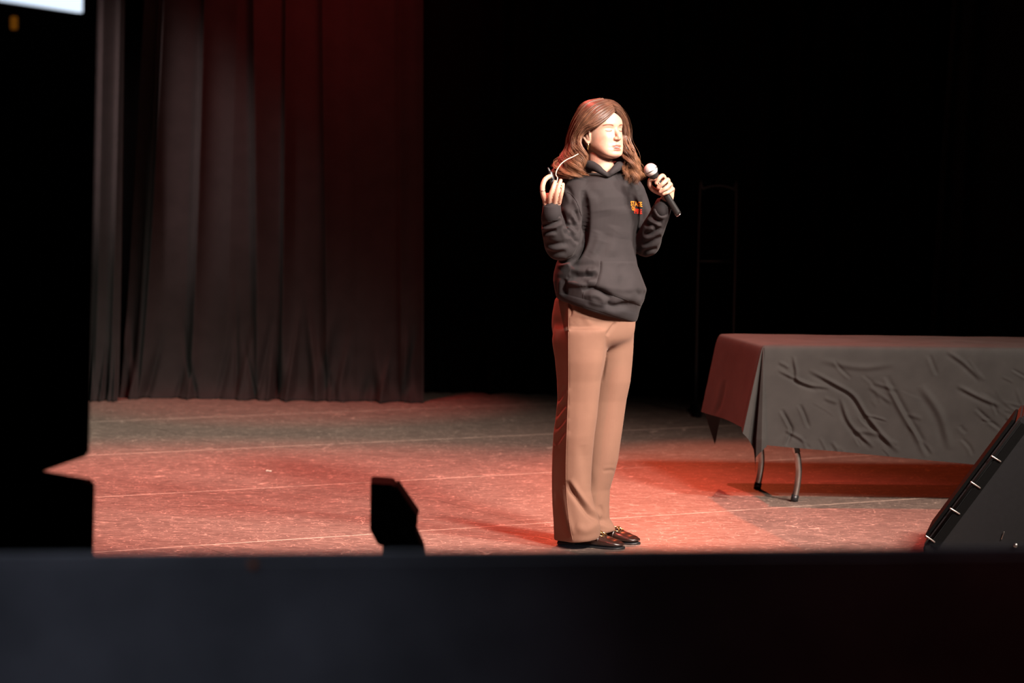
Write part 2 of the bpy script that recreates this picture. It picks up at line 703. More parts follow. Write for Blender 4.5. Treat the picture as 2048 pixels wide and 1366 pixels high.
# a joint between two sheets runs through this point of the photograph
J0 = FL(1300, 1032)
me_panel = None
cnt = 0
for j in range(-4, 8):
    shift = 0.5 * (j % 2) * PANEL_L + 0.9
    for i in range(-4, 4):
        c = J0 + ey_ * (j + 0.5) * PANEL_H + ex_ * (i * PANEL_L + shift)
        c[2] = -0.006
        if not (-5.2 < c[0] < 5.4 and STAGE_EDGE - 1.2 < c[1] < 20.6):
            continue
        if abs(c[0]) > 0.19 * c[1] + 2.2:
            continue
        if me_panel is None:
            g = G()
            g.box((0, 0, 0), (PANEL_L - 0.0006, PANEL_H - 0.003, 0.012), bevel=0.0010)
            p = g.build('floor_panel', M_FLOOR, box_slab, False)
            me_panel = p.data
        else:
            p = bpy.data.objects.new('floor_panel', me_panel)
            COL.objects.link(p)
            p.parent = box_slab
        if c[1] < STAGE_EDGE + 1.45:                       # sheets cut off at the stage edge
            bm = bmesh.new()
            bm.from_mesh(me_panel)
            pl = Vector((0, STAGE_EDGE + 0.005 - c[1], 0))
            rm = Matrix.Rotation(-ang, 3, 'Z')
            bmesh.ops.bisect_plane(bm, geom=list(bm.verts) + list(bm.edges) + list(bm.faces), plane_co=rm @ pl, plane_no=rm @ Vector((0, -1, 0)), clear_outer=True)
            if len(bm.faces) < 4:
                bm.free()
                bpy.data.objects.remove(p)
                continue
            p.data = me_panel.copy()
            bm.to_mesh(p.data)
            bm.free()
        p.location = c
        p.rotation_euler = (0, 0, ang)
        cnt += 1
box_obj('wall_back', (-7, 22, -0.4), (7, 22.2, 9), M_WALL)
zp = float(PT(1024, 1096, 4.12)[2])
PAR_A = math.radians(8.5)
g = G()
cp, sp_ = math.cos(PAR_A), math.sin(PAR_A)
g.box((0, 4.09, (zp - 1.2) / 2), (7.0, 0.05, zp + 1.2), np.array([[cp, -sp_, 0], [sp_, cp, 0], [0, 0, 1]]), 0.012)
tag(g.build('wall_front', M_PARAPET, smooth=False), kind='structure')
tag(bpy.data.objects['wall_front'], 'dark low parapet wall out of focus in the foreground')
box_obj('floor_house', (-7, -8, -0.2), (7, 3.3, 0.0), M_BLACK)
box_obj('floor_pit', (-7, 3.3, -1.4), (7, STAGE_EDGE, -1.2), M_BLACK)
box_obj('wall_stage_front', (-7, STAGE_EDGE - 0.06, -1.2), (7, STAGE_EDGE, -0.02), M_BLACK)


# ------------------------------------------------------------------ stage curtains
def curtain(name, label, x0, x1, Y, ridges, mat, top_z=6.0, amp=0.05, n=300, rows=90, hem=0.1, seed=1, tilt=0.0, wave=0.0, group=None):
    """hanging cloth; x0, x1 and ridges are photo pixels at (top, bottom) of the picture, each ridge (top x, bottom x, depth m, width px)"""
    r = np.random.default_rng(seed)
    zs = np.concatenate([np.linspace(0.004, 0.5, rows // 2), np.linspace(0.5, top_z, rows // 2 + 1)[1:]])
    zt = float(PT(1024, 0, Y)[2])
    # one set of bottom puddle creases
    creases = [(r.uniform(0, 1), r.uniform(-0.6, 0.6), r.uniform(0.008, 0.022), r.uniform(0.02, 0.05), r.uniform(0.10, 0.45)) for _ in range(int(n / 11))]
    pm = Y / FPX
    V, Fc = [], []
    for z in zs:
        v = z / zt                                  # 0 floor, 1 at the picture's top
        fl = math.exp(-v / 0.16)                    # flare near the floor
        xa = (x0[1] + (x0[0] - x0[1]) * v - 1024) * pm
        xb = (x1[1] + (x1[0] - x1[1]) * v - 1024) * pm
        xs = np.linspace(xa, xb, n)
        y = np.zeros(n)
        for (rt, rb, dp, wd) in ridges:
            c = (rb + (rt - rb) * min(1.5, v) ** 0.8 - 1024) * pm
            e = np.abs(xs - c) / (wd * pm * np.where(xs < c, 0.8, 3.2))
            y -= dp * np.exp(-e ** 1.25)
        if wave:
            u = np.linspace(0, 1, n)
            y += wave * np.sin(u * 43 + 2.1 * np.sin(u * 11) + seed) * (0.6 + 0.4 * np.sin(u * 17 + 1))
        u = np.linspace(0, 1, n)
        for (cu, sl, wd, dp, hh) in creases:
            c = cu + sl * z * 0.25
            y += dp * 1.3 * np.exp(-((u - c) / wd) ** 2) * math.exp(-(z / hh) ** 2) * (1 if (cu * 100) % 2 < 1 else -1)
        y -= hem * fl * 0.6 + hem * 0.5 * np.exp(-z / 0.04)
        y += tilt * (xs - xa)
        for x, q in zip(xs, y):
            V.append((x, Y + q, z))
    for i in range(len(zs) - 1):
        for j in range(n - 1):
            a = i * n + j
            Fc.append((a, a + 1, a + n + 1, a + n))
    o = mesh_obj(name, V, Fc, mat)
    sd = o.modifiers.new('thickness', 'SOLIDIFY')
    sd.thickness = 0.004
    return tag(o, label, 'curtain', group)


YC = float(FL(520, 795)[1])
curtain('stage_curtain', 'narrow dark velour curtain panel beside the tall black speaker tower', (120, 100), (247, 240), YC - 0.25,
        [(205, 192, 0.05, 9), (238, 222, 0.04, 6), (160, 150, 0.06, 14)], M_VELOUR, n=110, seed=3)
curtain('stage_curtain', 'wide dark velour curtain with long folds lit dimly red', (283, 244), (838, 850), YC,
        [(318, 272, 0.05, 20), (326, 283, 0.045, 5), (314, 266, 0.014, 3), (405, 383, 0.070, 6), (470, 448, 0.03, 34), (502, 520, 0.065, 9), (566, 566, 0.065, 5),
         (638, 660, 0.08, 8), (700, 720, 0.03, 24), (790, 806, 0.05, 8), (835, 850, 0.06, 20)], M_VELOUR, n=420, seed=5, hem=0.14)
curtain('stage_curtain', 'deep black drape behind the woman, next to the dim red curtain', (770, 770), (1306, 1306), YC + 0.6,
        [], M_DRAPE, wave=0.07, n=160, rows=20, seed=8)
curtain('stage_curtain', 'deep black drape behind the left half of the table', (1314, 1314), (1860, 1850), YC + 0.6,
        [], M_DRAPE, wave=0.07, n=160, rows=20, seed=9)
curtain('stage_curtain', 'black drape with a faint reddish edge above the right end of table', (1884, 1850), (2400, 2400), YC + 0.35,
        [(1890, 1858, 0.10, 10), (1912, 1905, 0.06, 6)], M_DRAPE2, wave=0.03, n=160, rows=20, seed=11)
curtain('stage_curtain', 'deep black drape filling the dark gap behind the left curtains', (-250, -250), (800, 800), YC + 0.9,
        [], M_DRAPE, wave=0.07, n=160, rows=20, seed=12)

# ------------------------------------------------------------------ folding table and its cloth
YT = float(FL(1590, 1003)[1])
ZT = float(PT(1530, 692, YT - 0.03)[2])
TA = FL(1527, 692, ZT)
TB = FL(1442, 669.5, ZT)
TE = FL(2048, 698, ZT)
ex_t = TE - TA
ex_t /= np.linalg.norm(ex_t)
ey_t = np.array([-ex_t[1], ex_t[0], 0])
TW = float((TB - TA) @ ey_t)
TSK = float((TB - TA) @ ex_t)
TL = 1.83
print('table', ZT, TW, TSK, YT, D0)


def tpt(u, v, z):
    p = TA + ex_t * (u + TSK * v / TW) + ey_t * v
    return np.array([p[0], p[1], z])


table = empty('folding_table', tpt(TL / 2, TW / 2, 0), 'long folding table on bent grey tube legs, hidden under a black cloth', 'table')
g = G()
rx = np.column_stack([ex_t, ey_t, [0, 0, 1]])
g.box(tpt(TL / 2, TW / 2, ZT - 0.026), (TL - 0.10, TW - 0.10, 0.04), rx, 0.008)
g.build('table_top', M_TABLE, table, False)
u_leg = float((FL(1588, 1003) - TA) @ ex_t)
v_l0 = float((FL(1588, 1003) - TA) @ ey_t)
v_l1 = float((FL(1514, 978) - TA) @ ey_t)
u_leg1 = float((FL(1514, 978) - TA) @ ex_t) - TSK * v_l1 / TW
u_leg -= TSK * v_l0 / TW
for ui, mir in (((u_leg, u_leg1), 1), ((TL - 0.25, TL - 0.25), -1)):
    for u, v in ((ui[0], v_l0), (ui[1], v_l1)):
        g = G()
        dx = 0.018 * mir
        g.tube([tpt(u, v, 0.006), tpt(u + dx * 0.7, v, 0.07), tpt(u + dx, v, 0.14), tpt(u + dx * 0.55, v, 0.21), tpt(u - dx * 0.4, v, 0.28), tpt(u - dx * 2.0, v, ZT - 0.05)],
               0.0145, 14, 6, False)
        leg = g.build('leg', M_STEEL, table)
        g = G()
        g.tube([tpt(u, v, 0.0), tpt(u + dx * 0.32, v, 0.03)], 0.0170, 14, 1, False)
        g.build('foot_cap', M_PLASTIC, leg)
        g = G()
        g.tube([tpt(u + dx * 0.42, v, 0.222), tpt(u - dx * 0.4, v, 0.28), tpt(u - dx * 0.8, v, 0.32)], 0.0165, 14, 1, False)
        g.build('collar', M_PLASTIC, leg)
    g = G()
    g.tube([tpt(ui[0], v_l0, 0.252), tpt(ui[1], v_l1, 0.252)], 0.011, 10, 1, False)
    g.build('crossbar', M_PLASTIC, table)


def hem_z(px, py, Y):
    return float(PT(px, py, Y)[2])


def make_tablecloth():
    drop_f0 = ZT - hem_z(1550, 893, YT - 0.05)
    drop_f1 = ZT - hem_z(1950, 932, YT - 0.05)
    drop_l = 0.375
    K = 120
    cols = []                # (base point, outward dir, hem length, extra(r) -> offset)
    EPS = 0.012
    zt = ZT + 0.003

    def edge(n, f):
        for k in range(n):
            cols.append(f(k / (n - 1)))

    def corner(c, d0, d1, h0, h1, n, fold):
        diag = d0 + d1
        diag /= np.linalg.norm(diag)
        tang = d1 - d0
        tang /= np.linalg.norm(tang)
        for k in range(1, n):
            t = k / n
            a = t * math.pi / 2
            L = min(h0 / max(1e-6, math.cos(a)), h1 / max(1e-6, math.sin(a)))
            dirv = d0 * math.cos(a) + d1 * math.sin(a)
            cols.append((c, dirv, L, fold(t, diag, tang)))

    dn_front, dn_left, dn_back, dn_right = -ey_t, -ex_t, ey_t, ex_t
    fr = lambda s: drop_f0 + (drop_f1 - drop_f0) * min(1.3, s * TL / 0.86)
    # front edge, left to right
    edge(420, lambda s: (tpt(s * TL, 0, zt), dn_front, fr(s),
                         lambda r, s=s: dn_front * (0.01 + 0.05 * r * (0.5 + 0.5 * math.sin(s * 14 + 1)) * math.exp(-s * 3) + 0.012 * r * math.sin(s * 23))))

    def fold_plain(t, diag, tang):
        return lambda r: diag * r * (0.02 + 0.34 * math.sin(math.pi * t)) + tang * r * 0.06 * math.sin(2 * math.pi * t)
    corner(tpt(TL, 0, zt), dn_front, dn_right, fr(1), 0.38, 24, fold_plain)
    edge(60, lambda s: (tpt(TL, s * TW, zt), dn_right, 0.38, lambda r, s=s: dn_right * (0.01 + 0.05 * r)))
    corner(tpt(TL, TW, zt), dn_right, dn_back, 0.38, 0.42, 24, fold_plain)
    edge(120, lambda s: (tpt(TL * (1 - s), TW, zt), dn_back, 0.38, lambda r, s=s: dn_back * (0.01 + 0.03 * r)))

    def fold_far(t, diag, tang):
        return lambda r: dn_left * r * 0.19 * max(-0.12, 1 - 2.2 * t) + diag * r * 0.05 * math.sin(math.pi * t) ** 2 - tang * r * 0.04 * math.sin(2 * math.pi * t)
    # walked from the back edge round to the left edge
    c = tpt(0, TW, zt)
    n = 30
    for k in range(1, n):
        t = 1 - k / n
        a = t * math.pi / 2
        L = min(drop_l / max(1e-6, math.cos(a)), 0.38 / max(1e-6, math.sin(a)))
        diag = (dn_left + dn_back) / math.sqrt(2)
        tang = (dn_back - dn_left) / math.sqrt(2)
        cols.append((c, dn_left, L, fold_far(t, diag, tang)))
    edge(140, lambda s: (tpt(0, TW * (1 - s), zt), dn_left, drop_l,
                        lambda r, s=s: dn_left * (0.008 + r * (0.19 + 0.01 * s - 0.05 * math.sin(math.pi * s)) + 0.012 * r * math.sin(9 * s) * (1 - s))))

    NF = np.array([(0, 0.20, 0.0), (0.10, 0.235, 0.07), (0.20, 0.225, 0.16), (0.30, 0.15, 0.13), (0.42, 0.07, -0.01), (0.52, 0.045, -0.05), (0.60, 0.055, 0.02), (0.70, 0.075, 0.13), (0.80, 0.02, 0.18),
                   (0.90, -0.04, 0.10), (1.0, -0.03, 0.03)])

    def fold_near(t, diag, tang):
        l_, f_ = np.interp(t, NF[:, 0], NF[:, 1]), np.interp(t, NF[:, 0], NF[:, 2])
        return lambda r: (dn_left * l_ + dn_front * f_) * min(r, 0.42) + dn_front * 0.01
    corner(tpt(0, 0, zt), dn_left, dn_front, drop_l, fr(0), 90, fold_near)
    V, Fc = [], []
    nC = len(cols)
    for i in range(K + 1):
        v = i / K
        for (b, d, L, fx) in cols:
            r = L * v
            soft = EPS * (1 - math.exp(-r / EPS))
            p = b + fx(r) * (1 - math.exp(-r / 0.02)) + d * soft * 0.6
            V.append((p[0], p[1], zt - r + soft * 0.5))
    for i in range(K):
        for j in range(nC):
            k = (j + 1) % nC
            Fc.append((i * nC + j, (i + 1) * nC + j, (i + 1) * nC + k, i * nC + k))
    # top: a fan of rings drawn in to the centre line
    base = len(V)
    ctr = tpt(TL / 2, TW / 2, zt)
    R = 14
    ring_prev = list(range(nC))
    for q in range(1, R + 1):
        t = 1 - q / (R + 1)
        start = len(V)
        for (b, d, L, fx) in cols:
            p = ctr + (np.array(b) - ctr) * t
            w = 0.0025 * math.sin(p[0] * 21 + 2.3 * math.sin(p[1] * 13)) + 0.002 * math.sin(p[1] * 31 + p[0] * 9)
            V.append((p[0], p[1], zt + 0.004 + w * min(1, 3 * (1 - t))))
        ring = list(range(start, start + nC))
        for j in range(nC):
            k = (j + 1) % nC
            Fc.append((ring_prev[j], ring_prev[k], ring[k], ring[j]))
        ring_prev = ring
    V.append(tuple(ctr + np.array([0, 0, 0.003])))
    for j in range(nC):
        Fc.append((ring_prev[j], ring_prev[(j + 1) % nC], len(V) - 1))
    o = mesh_obj('tablecloth', V, Fc, M_TCLOTH)
    bm = bmesh.new()
    bm.from_mesh(o.data)
    bmesh.ops.remove_doubles(bm, verts=bm.verts, dist=1e-5)
    bmesh.ops.recalc_face_normals(bm, faces=bm.faces)
    bm.to_mesh(o.data)
    bm.free()
    me = o.data
    me.polygons.foreach_set('use_smooth', [True] * len(me.polygons))
    folds = [([(1587, 712), (1592, 740), (1597, 762), (1638, 778)], 4, 6, 0.7), ([(1556, 740), (1590, 757), (1625, 770), (1660, 776)], 4, 5, 0.7),
             ([(1618, 740), (1670, 768), (1707, 791), (1735, 833), (1786, 895)], 5, 8, 0.8), ([(1681, 795), (1700, 846), (1748, 895)], 5, 7, 0.7),
             ([(1766, 754), (1800, 819), (1830, 870), (1852, 915)], 6, 9, -0.7), ([(1563, 819), (1577, 845), (1583, 862), (1572, 892)], 4, -9, 0.5),
             ([(1600, 809), (1611, 835), (1618, 856)], 4, -7, 0.5), ([(1913, 771), (1960, 795), (2000, 812)], 5, 6, 0.6),
             ([(1951, 815), (1978, 840), (2003, 860)], 4, -6, 0.5), ([(1893, 702), (1930, 728), (1965, 762)], 5, 5, 0.6),
             ([(1700, 860), (1760, 870), (1800, 905)], 6, 5, 0.5), ([(1840, 770), (1880, 830), (1900, 900)], 9, 7, 0.5),
             ([(1570, 860), (1605, 880), (1612, 895)], 4, 5, 0.5), ([(1640, 720), (1720, 735), (1790, 728)], 7, 4, 0.4),
             ([(1425, 700), (1412, 745), (1405, 800)], 5, 5, 0.5), ([(1450, 760), (1442, 800), (1432, 830)], 5, -6, 0.4)]
    r = np.random.default_rng(4)
    for k in range(46):
        x, y = r.uniform(1555, 2040), r.uniform(705, 900)
        L, a = r.uniform(15, 60), r.uniform(0.2, 1.2)
        folds.append(([(x, y), (x + L * 0.5 * math.cos(a) + r.uniform(-5, 5), y + L * 0.5 * math.sin(a)), (x + L * math.cos(a), y + L * math.sin(a))],
                      r.uniform(2.5, 5), r.uniform(-4, 4), 0.6))
    sculpt(me, [(f_[0], f_[1] * 0.62, f_[2], *f_[3:]) for f_ in folds], 1.25, True)
    return tag(o, 'wrinkled black tablecloth draped over the long folding table', 'tablecloth')


make_tablecloth()


# ------------------------------------------------------------------ extruded outlines for the cabinets
def prism(face_pts, depth_vec, bevel=0.0):
    """solid with a polygonal side face (world points) pushed along depth_vec"""
    bm = bmesh.new()
    a = [bm.verts.new(p) for p in face_pts]
    b = [bm.verts.new(np.array(p) + np.array(depth_vec)) for p in face_pts]
    n = len(a)
    bm.faces.new(a)
    bm.faces.new(b[::-1])
    for i in range(n):
        k = (i + 1) % n
        bm.faces.new((a[k], a[i], b[i], b[k]))
    bmesh.ops.recalc_face_normals(bm, faces=bm.faces)
    if bevel:
        bmesh.ops.bevel(bm, geom=list(bm.edges), offset=bevel, segments=2, affect='EDGES')
    me = bpy.data.meshes.new('prism')
    bm.to_mesh(me)
    bm.free()
    return me


# stage monitor at the right edge, its slanted front towards the speaker
YM = 10.35
mon_pts = [PT(1846, 1092, YM), PT(2042, 831, YM), PT(2120, 843, YM), PT(2190, 1000, YM), PT(2170, 1120, YM), PT(1850, 1112, YM)]
zb = min(p[2] for p in mon_pts)
mon_pts[4][2] = mon_pts[5][2] = 0.0
mon_pts[0][2] = max(mon_pts[0][2], 0.03)
mon = empty('stage_monitor', (float(mon_pts[5][0]) + 0.3, YM + 0.25, 0), 'black wedge stage monitor with metal bars on its slanted edge', 'speaker')
link_mesh('cabinet', prism(mon_pts, (0.10, 0.5, 0), 0.008), M_CAB, mon, False)
sl = (mon_pts[1] - mon_pts[0])
sl /= np.linalg.norm(sl)
nrm = np.array([sl[2], 0, -sl[0]])       # into the cabinet
if nrm[0] < 0:
    nrm = -nrm
back = np.array([0, -1.0, 0])
p0, p1 = mon_pts[0] + sl * 0.02, mon_pts[1] - sl * 0.02
g = G()
g.tube([p0 + nrm * 0.010 + back * 0.002, p1 + nrm * 0.010 + back * 0.002], 0.006, 8, 1, False)
g.build('edge_bead', M_GRILLE, mon)
quad = [p0 + nrm * 0.018, p1 + nrm * 0.018, p1 + nrm * 0.052, p0 + nrm * 0.052]
link_mesh('trim_strip', prism(quad, (0, -0.006, 0), 0.002), M_GRILLE, mon, False)
for (xa, ya, xb, yb) in ((1983, 912, 2001, 923), (1942, 964, 1960, 976), (1901, 1017, 1919, 1028), (1852, 1072, 1869, 1084)):
    a, b = PT(xa, ya, YM - 0.008), PT(xb, yb, YM - 0.008)
    g = G()
    g.tube([a, b], 0.0032, 8, 1, True)
    g.build('bar', M_STEEL, mon)
fq = [mon_pts[0] + sl * 0.03 + np.array([0, 0.03, 0]), mon_pts[1] - sl * 0.03 + np.array([0, 0.03, 0]),
      mon_pts[1] - sl * 0.03 + np.array([0.096, 0.47, 0]), mon_pts[0] + sl * 0.03 + np.array([0.096, 0.47, 0])]
link_mesh('grille', prism(fq, -nrm * 0.012, 0.003), M_GRILLE, mon, False)
g = G()
g.tube([PT(2031, 1091, YM - 0.004), PT(2031, 1091, YM - 0.022)], 0.009, 14, 1, False)
g.build('jack_socket', M_STEEL, mon)
g = G()
g.tube([PT(2003, 1078, YM - 0.004), PT(2008, 1064, YM - 0.006)], 0.0022, 8, 1, True)
g.build('latch', M_STEEL, mon)

# small front-fill loudspeaker standing in the pit, silhouetted against the floor
YS = 7.3
fs = [PT(741, 967, YS), PT(787, 970, YS), PT(836, 1041, YS), PT(831, 1066, YS), PT(770, 1092, YS), PT(756, 1090, YS), PT(740, 1060, YS)]
fill = empty('front_fill_speaker', (float(fs[0][0]) + 0.06, YS + 0.08, -1.2), 'small black wedge speaker silhouetted against the lit floor', 'speaker')
link_mesh('cabinet', prism(fs, (-0.006, 0.16, 0), 0.003), M_BLACK, fill, False)
a, b = fs[1], fs[2]
sv = (b - a)
nv = np.array([sv[2], 0, -sv[0]])
nv = -nv / np.linalg.norm(nv) * (1 if -nv[0] > 0 else -1)
gq = [a + sv * 0.06 + np.array([0, 0.012, 0]), b - sv * 0.06 + np.array([0, 0.012, 0]), b - sv * 0.06 + np.array([0, 0.148, 0]), a + sv * 0.06 + np.array([0, 0.148, 0])]
link_mesh('grille', prism(gq, nv * 0.004, 0.001), M_GRILLE, fill, False)
link_mesh('bracket', prism([PT(765, 1085, YS), PT(830, 1064, YS), PT(846, 1100, YS), PT(850, 1140, YS), PT(765, 1140, YS)], (0, 0.12, 0), 0.003), M_BLACK, fill, False)
g = G()
pb = PT(806, 1140, YS) + np.array([0, 0.06, 0])
g.tube([pb, (pb[0], pb[1], -1.19)], 0.02, 12, 1, False)
g.build('pole', M_BLACK, fill)
g = G()
g.tube([(pb[0], pb[1], -1.2), (pb[0], pb[1], -1.18)], 0.16, 28, 1, False)
g.build('base', M_BLACK, fill)

# black equipment case and the speaker tower over it, left
YL = 6.3
cs = [PT(-160, 950, YL), PT(80, 950, YL), PT(190, 969, YL), PT(187, 1100, YL)]
cs.append(np.array([cs[3][0], YL, -1.2]))
cs.append(np.array([cs[0][0], YL, -1.2]))
case = empty('masking_panel', (float(cs[0][0]) + 0.2, YL + 0.05, -1.2), 'low black masking panel with sloped top edge under the speaker tower', 'panel')
link_mesh('body', prism(cs, (-0.015, 0.09, 0), 0.006), M_BLACK, case, False)
for xo in (0.12, 0.42):
    g = G()
    x = float(cs[0][0]) + xo
    g.box((x, YL + 0.20, -0.9), (0.05, 0.22, 0.6), bevel=0.004)
    g.build('brace', M_BLACK, case, False)
ts = [PT(-160, -260, YL), PT(202, -260, YL), PT(178, 911, YL), PT(79, 946, YL), PT(-160, 946, YL)]
tower = empty('speaker_tower', (float(cs[0][0]) + 0.2, YL + 0.3, float(ts[4][2])), 'tall black speaker tower rising past the screen at left edge', 'speaker')
link_mesh('cabinet', prism(ts, (-0.09, 0.5, 0), 0.006), M_BLACK, tower, False)
gp = [PT(-150, 60, YL), PT(150, 60, YL), PT(140, 880, YL), PT(-150, 900, YL)]
link_mesh('grille', prism(gp, (0, -0.012, 0), 0.003), M_BLACK, tower, False)
g = G()
g.box(PT(28, 46, YL - 0.016), (0.016, 0.006, 0.030), bevel=0.002)
g.build('indicator_lamp', M_AMBER, tower, False)

# bright screen, seen almost edge-on in the top left corner
sr = PT(165, 25, 6.0)
slp = FL(0, -1, float(sr[2])) - sr
slp /= np.linalg.norm(slp)
sn = np.array([-slp[1], slp[0], 0])
if sn[0] < 0:
    sn = -sn
scr = empty('projection_screen', tuple(sr), 'bright white screen cut by the top left corner', 'screen')
SLEN, SHT = 2.8, 2.0
q = [sr, sr + slp * SLEN, sr + slp * SLEN + np.array([0, 0, SHT]), sr + np.array([0, 0, SHT])]
link_mesh('panel', prism(q, -sn * 0.012), M_SCREEN, scr, False)
q2 = [p - sn * 0.014 for p in q]
link_mesh('backing', prism(q2, -sn * 0.04, 0.004), M_BLACK, scr, False)
for s in (0.3, 2.5):
    g = G()
    a = sr + slp * s - sn * 0.034 + np.array([0, 0, SHT - 0.02])
    g.tube([a, a + np.array([0, 0, 2.5])], 0.006, 8, 1, False)
    g.build('hanging_cable', M_STEEL, scr)
# small amber lamp on the parapet
lp = PT(505, 1128, 4.06 + math.tan(PAR_A) * float(PT(505, 1128, 4.0)[0]))
g = G()
g.ellipsoid(tuple(lp), (0.006, 0.006, 0.006))
g.build('step_light', emissive('dim_amber_lamp', (1.0, 0.25, 0.02), 0.035))
tag(bpy.data.objects['step_light'], 'tiny dim amber light on the dark parapet', 'light')

# tubular rack in the dark upstage
YR = 16.2
rk = empty('pipe_rack', tuple(FL(1430, 823)), 'faint tubular metal rack with rounded corners in the dark behind the table', 'rack')
rk.location = (float(PT(1436, 600, YR)[0]), YR, 0)
bpy.context.view_layer.update()
xl_, xr_ = float(PT(1398, 500, YR)[0]), float(PT(1471, 500, YR)[0])
zt_, zm_ = float(PT(1430, 371, YR)[2]), float(PT(1430, 522, YR)[2])
g = G()
g.tube([(xl_, YR, 0.03), (xl_, YR, zt_ - 0.08), (xl_ + 0.02, YR, zt_ - 0.02), (xl_ + 0.08, YR, zt_), (xr_ - 0.08, YR, zt_), (xr_ - 0.02, YR, zt_ - 0.02),
        (xr_, YR, zt_ - 0.08), (xr_, YR, 0.03)], 0.010, 10, 5, False)
g.build('frame', M_PLASTIC, rk)
g = G()
g.tube([(xl_, YR, zm_), (xr_, YR, zm_)], 0.009, 10, 1, False)
g.build('crossbar', M_PLASTIC, rk)
for x in (xl_, xr_):
    g = G()
    g.box((x, YR, 0.015), (0.04, 0.5, 0.03), bevel=0.005)
    g.build('foot', M_BLACK, rk, False)

# ------------------------------------------------------------------ the speaker
person = empty('person', tuple(FL(1180, 1088)), 'woman in dark hoodie and brown trousers speaking into a handheld microphone', 'person')

# --- head frame: X' to her left, Y' forward, Z up, origin between the eyes' level and the head centre
HC = W(1203, 264.5, 0.0)
HF, HL = fwd(YAW_H), lft(YAW_H)
HU = np.array([0, 0, 1.0])
HPITCH = math.radians(7)
CP, SP = math.cos(HPITCH), math.sin(HPITCH)


def hl(x, y, z):
    """head-local millimetres -> world"""
    return HC + (HL * x + HF * (y * CP - z * SP) + HU * (y * SP + z * CP)) * 0.001


def lerp_rows(rows, zs):
    R = np.array(rows, float)
    R = R[np.argsort(R[:, 0])]
    return [np.interp(zs, R[:, 0], R[:, k]) for k in range(1, R.shape[1])]


HEAD = [  # z, front, back, half width
    (106, 8, -30, 14), (104, 22, -44, 30), (98, 44, -64, 46), (86, 64, -82, 60), (66, 79, -93, 69), (42, 87, -97, 73), (22, 89, -97, 74),
    (4, 84, -95, 73), (-18, 82, -88, 71.5), (-38, 82, -76, 68.5), (-58, 83, -58, 65), (-76, 82, -34, 58.5), (-92, 81, -6, 48), (-101, 78, 18, 37),
    (-107, 71, 38, 21), (-110, 64, 48, 10)]


def head_rings():
    zs = np.concatenate([np.linspace(-110, -60, 16), np.linspace(-56, 90, 34), [95, 99, 102, 104.5, 106]])
    F, B, Wd = lerp_rows(HEAD, zs)
    # soften the interpolation
    for _ in range(2):
        for arr in (F, B, Wd):
            arr[1:-1] = 0.25 * arr[:-2] + 0.5 * arr[1:-1] + 0.25 * arr[2:]
    rings = []
    for z, f, b, w in zip(zs, F, B, Wd):
        y0 = b + (f - b) * (0.50 if z > -40 else 0.50 + 0.10 * min(1, (-40 - z) / 40))
        ring = []
        for k in range(64):
            t = 2 * math.pi * k / 64
            st, ct = math.sin(t), math.cos(t)
            exf = 2.35 if ct > 0 else 2.1
            x = w * math.copysign(abs(st) ** (2 / exf), st)
            y = y0 + (f - y0 if ct > 0 else y0 - b) * math.copysign(abs(ct) ** (2 / exf), ct)
            ring.append(hl(x, y, z))
        rings.append(ring)
    return rings


body = G()
body.loft(head_rings())
# neck
body.tube([hl(0, -22, -30), hl(0, -14, -70), hl(-2, -16, -110), W(1203, 345, 0.005), W(1203, 372, 0.02)], [0.050, 0.052, 0.050, 0.054, 0.075], 28, 5, True)
# ears
for s in (-1, 1):
    pts = [(72, 6, -32), (76, 10, -14), (80, 9, 6), (84, -4, 16), (87, -18, 8), (85, -20, -10), (81, -12, -28), (77, -1, -43), (74, 4, -38)]
    body.tube([hl(s * x, y, z) for x, y, z in pts], [0.0042, 0.004, 0.0042, 0.0045, 0.0045, 0.0045, 0.0045, 0.0065, 0.004], 10, 5)
    body.tube([hl(s * 72, 0, 8), hl(s * 74, -5, -8), hl(s * 72, 0, -28)], [0.008, 0.010, 0.008], 12, 4)
# nose core (refined below)
body.tube([hl(0, 80, 6), hl(0, 87, -12), hl(0, 95, -26), hl(0, 94, -33)], [0.008, 0.0085, 0.0100, 0.0100], 14, 5)
for s in (-1, 1):
    body.ellipsoid(hl(s * 10, 87, -35), (0.0085, 0.0085, 0.0070))
# torso, a little inside the hoodie
for rows in ([(360, 1170, 1246, 1.0, 0.7), (375, 1160, 1256, 1.0, 0.5), (400, 1160, 1254, 1.0, 0.45), (440, 1160, 1250, 1.0, 0.42), (490, 1156, 1248, 1, 0.45),
              (530, 1150, 1245, 1, 0.6), (570, 1146, 1240, 1, 0.55), (610, 1144, 1238, 1, 0.5), (650, 1146, 1236, 1, 0.5), (672, 1150, 1230, 1, 0.5)],):
    body.loft([ring_px(y, y, xl, xr, 0.0, a, b) for (y, xl, xr, a, b) in rows])
# legs and feet inside trousers and shoes
body.tube([W(1165, 650, -0.05), W(1162, 720, -0.06), W(1156, 850, -0.06), W(1150, 960, -0.05), W(1150, 1060, -0.05)], [0.055, 0.055, 0.048, 0.042, 0.034], 20, 5)
body.tube([W(1218, 650, 0.07), W(1216, 720, 0.08), W(1208, 850, 0.08), W(1194, 960, 0.08), W(1190, 1050, 0.08)], [0.05, 0.052, 0.046, 0.040, 0.033], 20, 5)
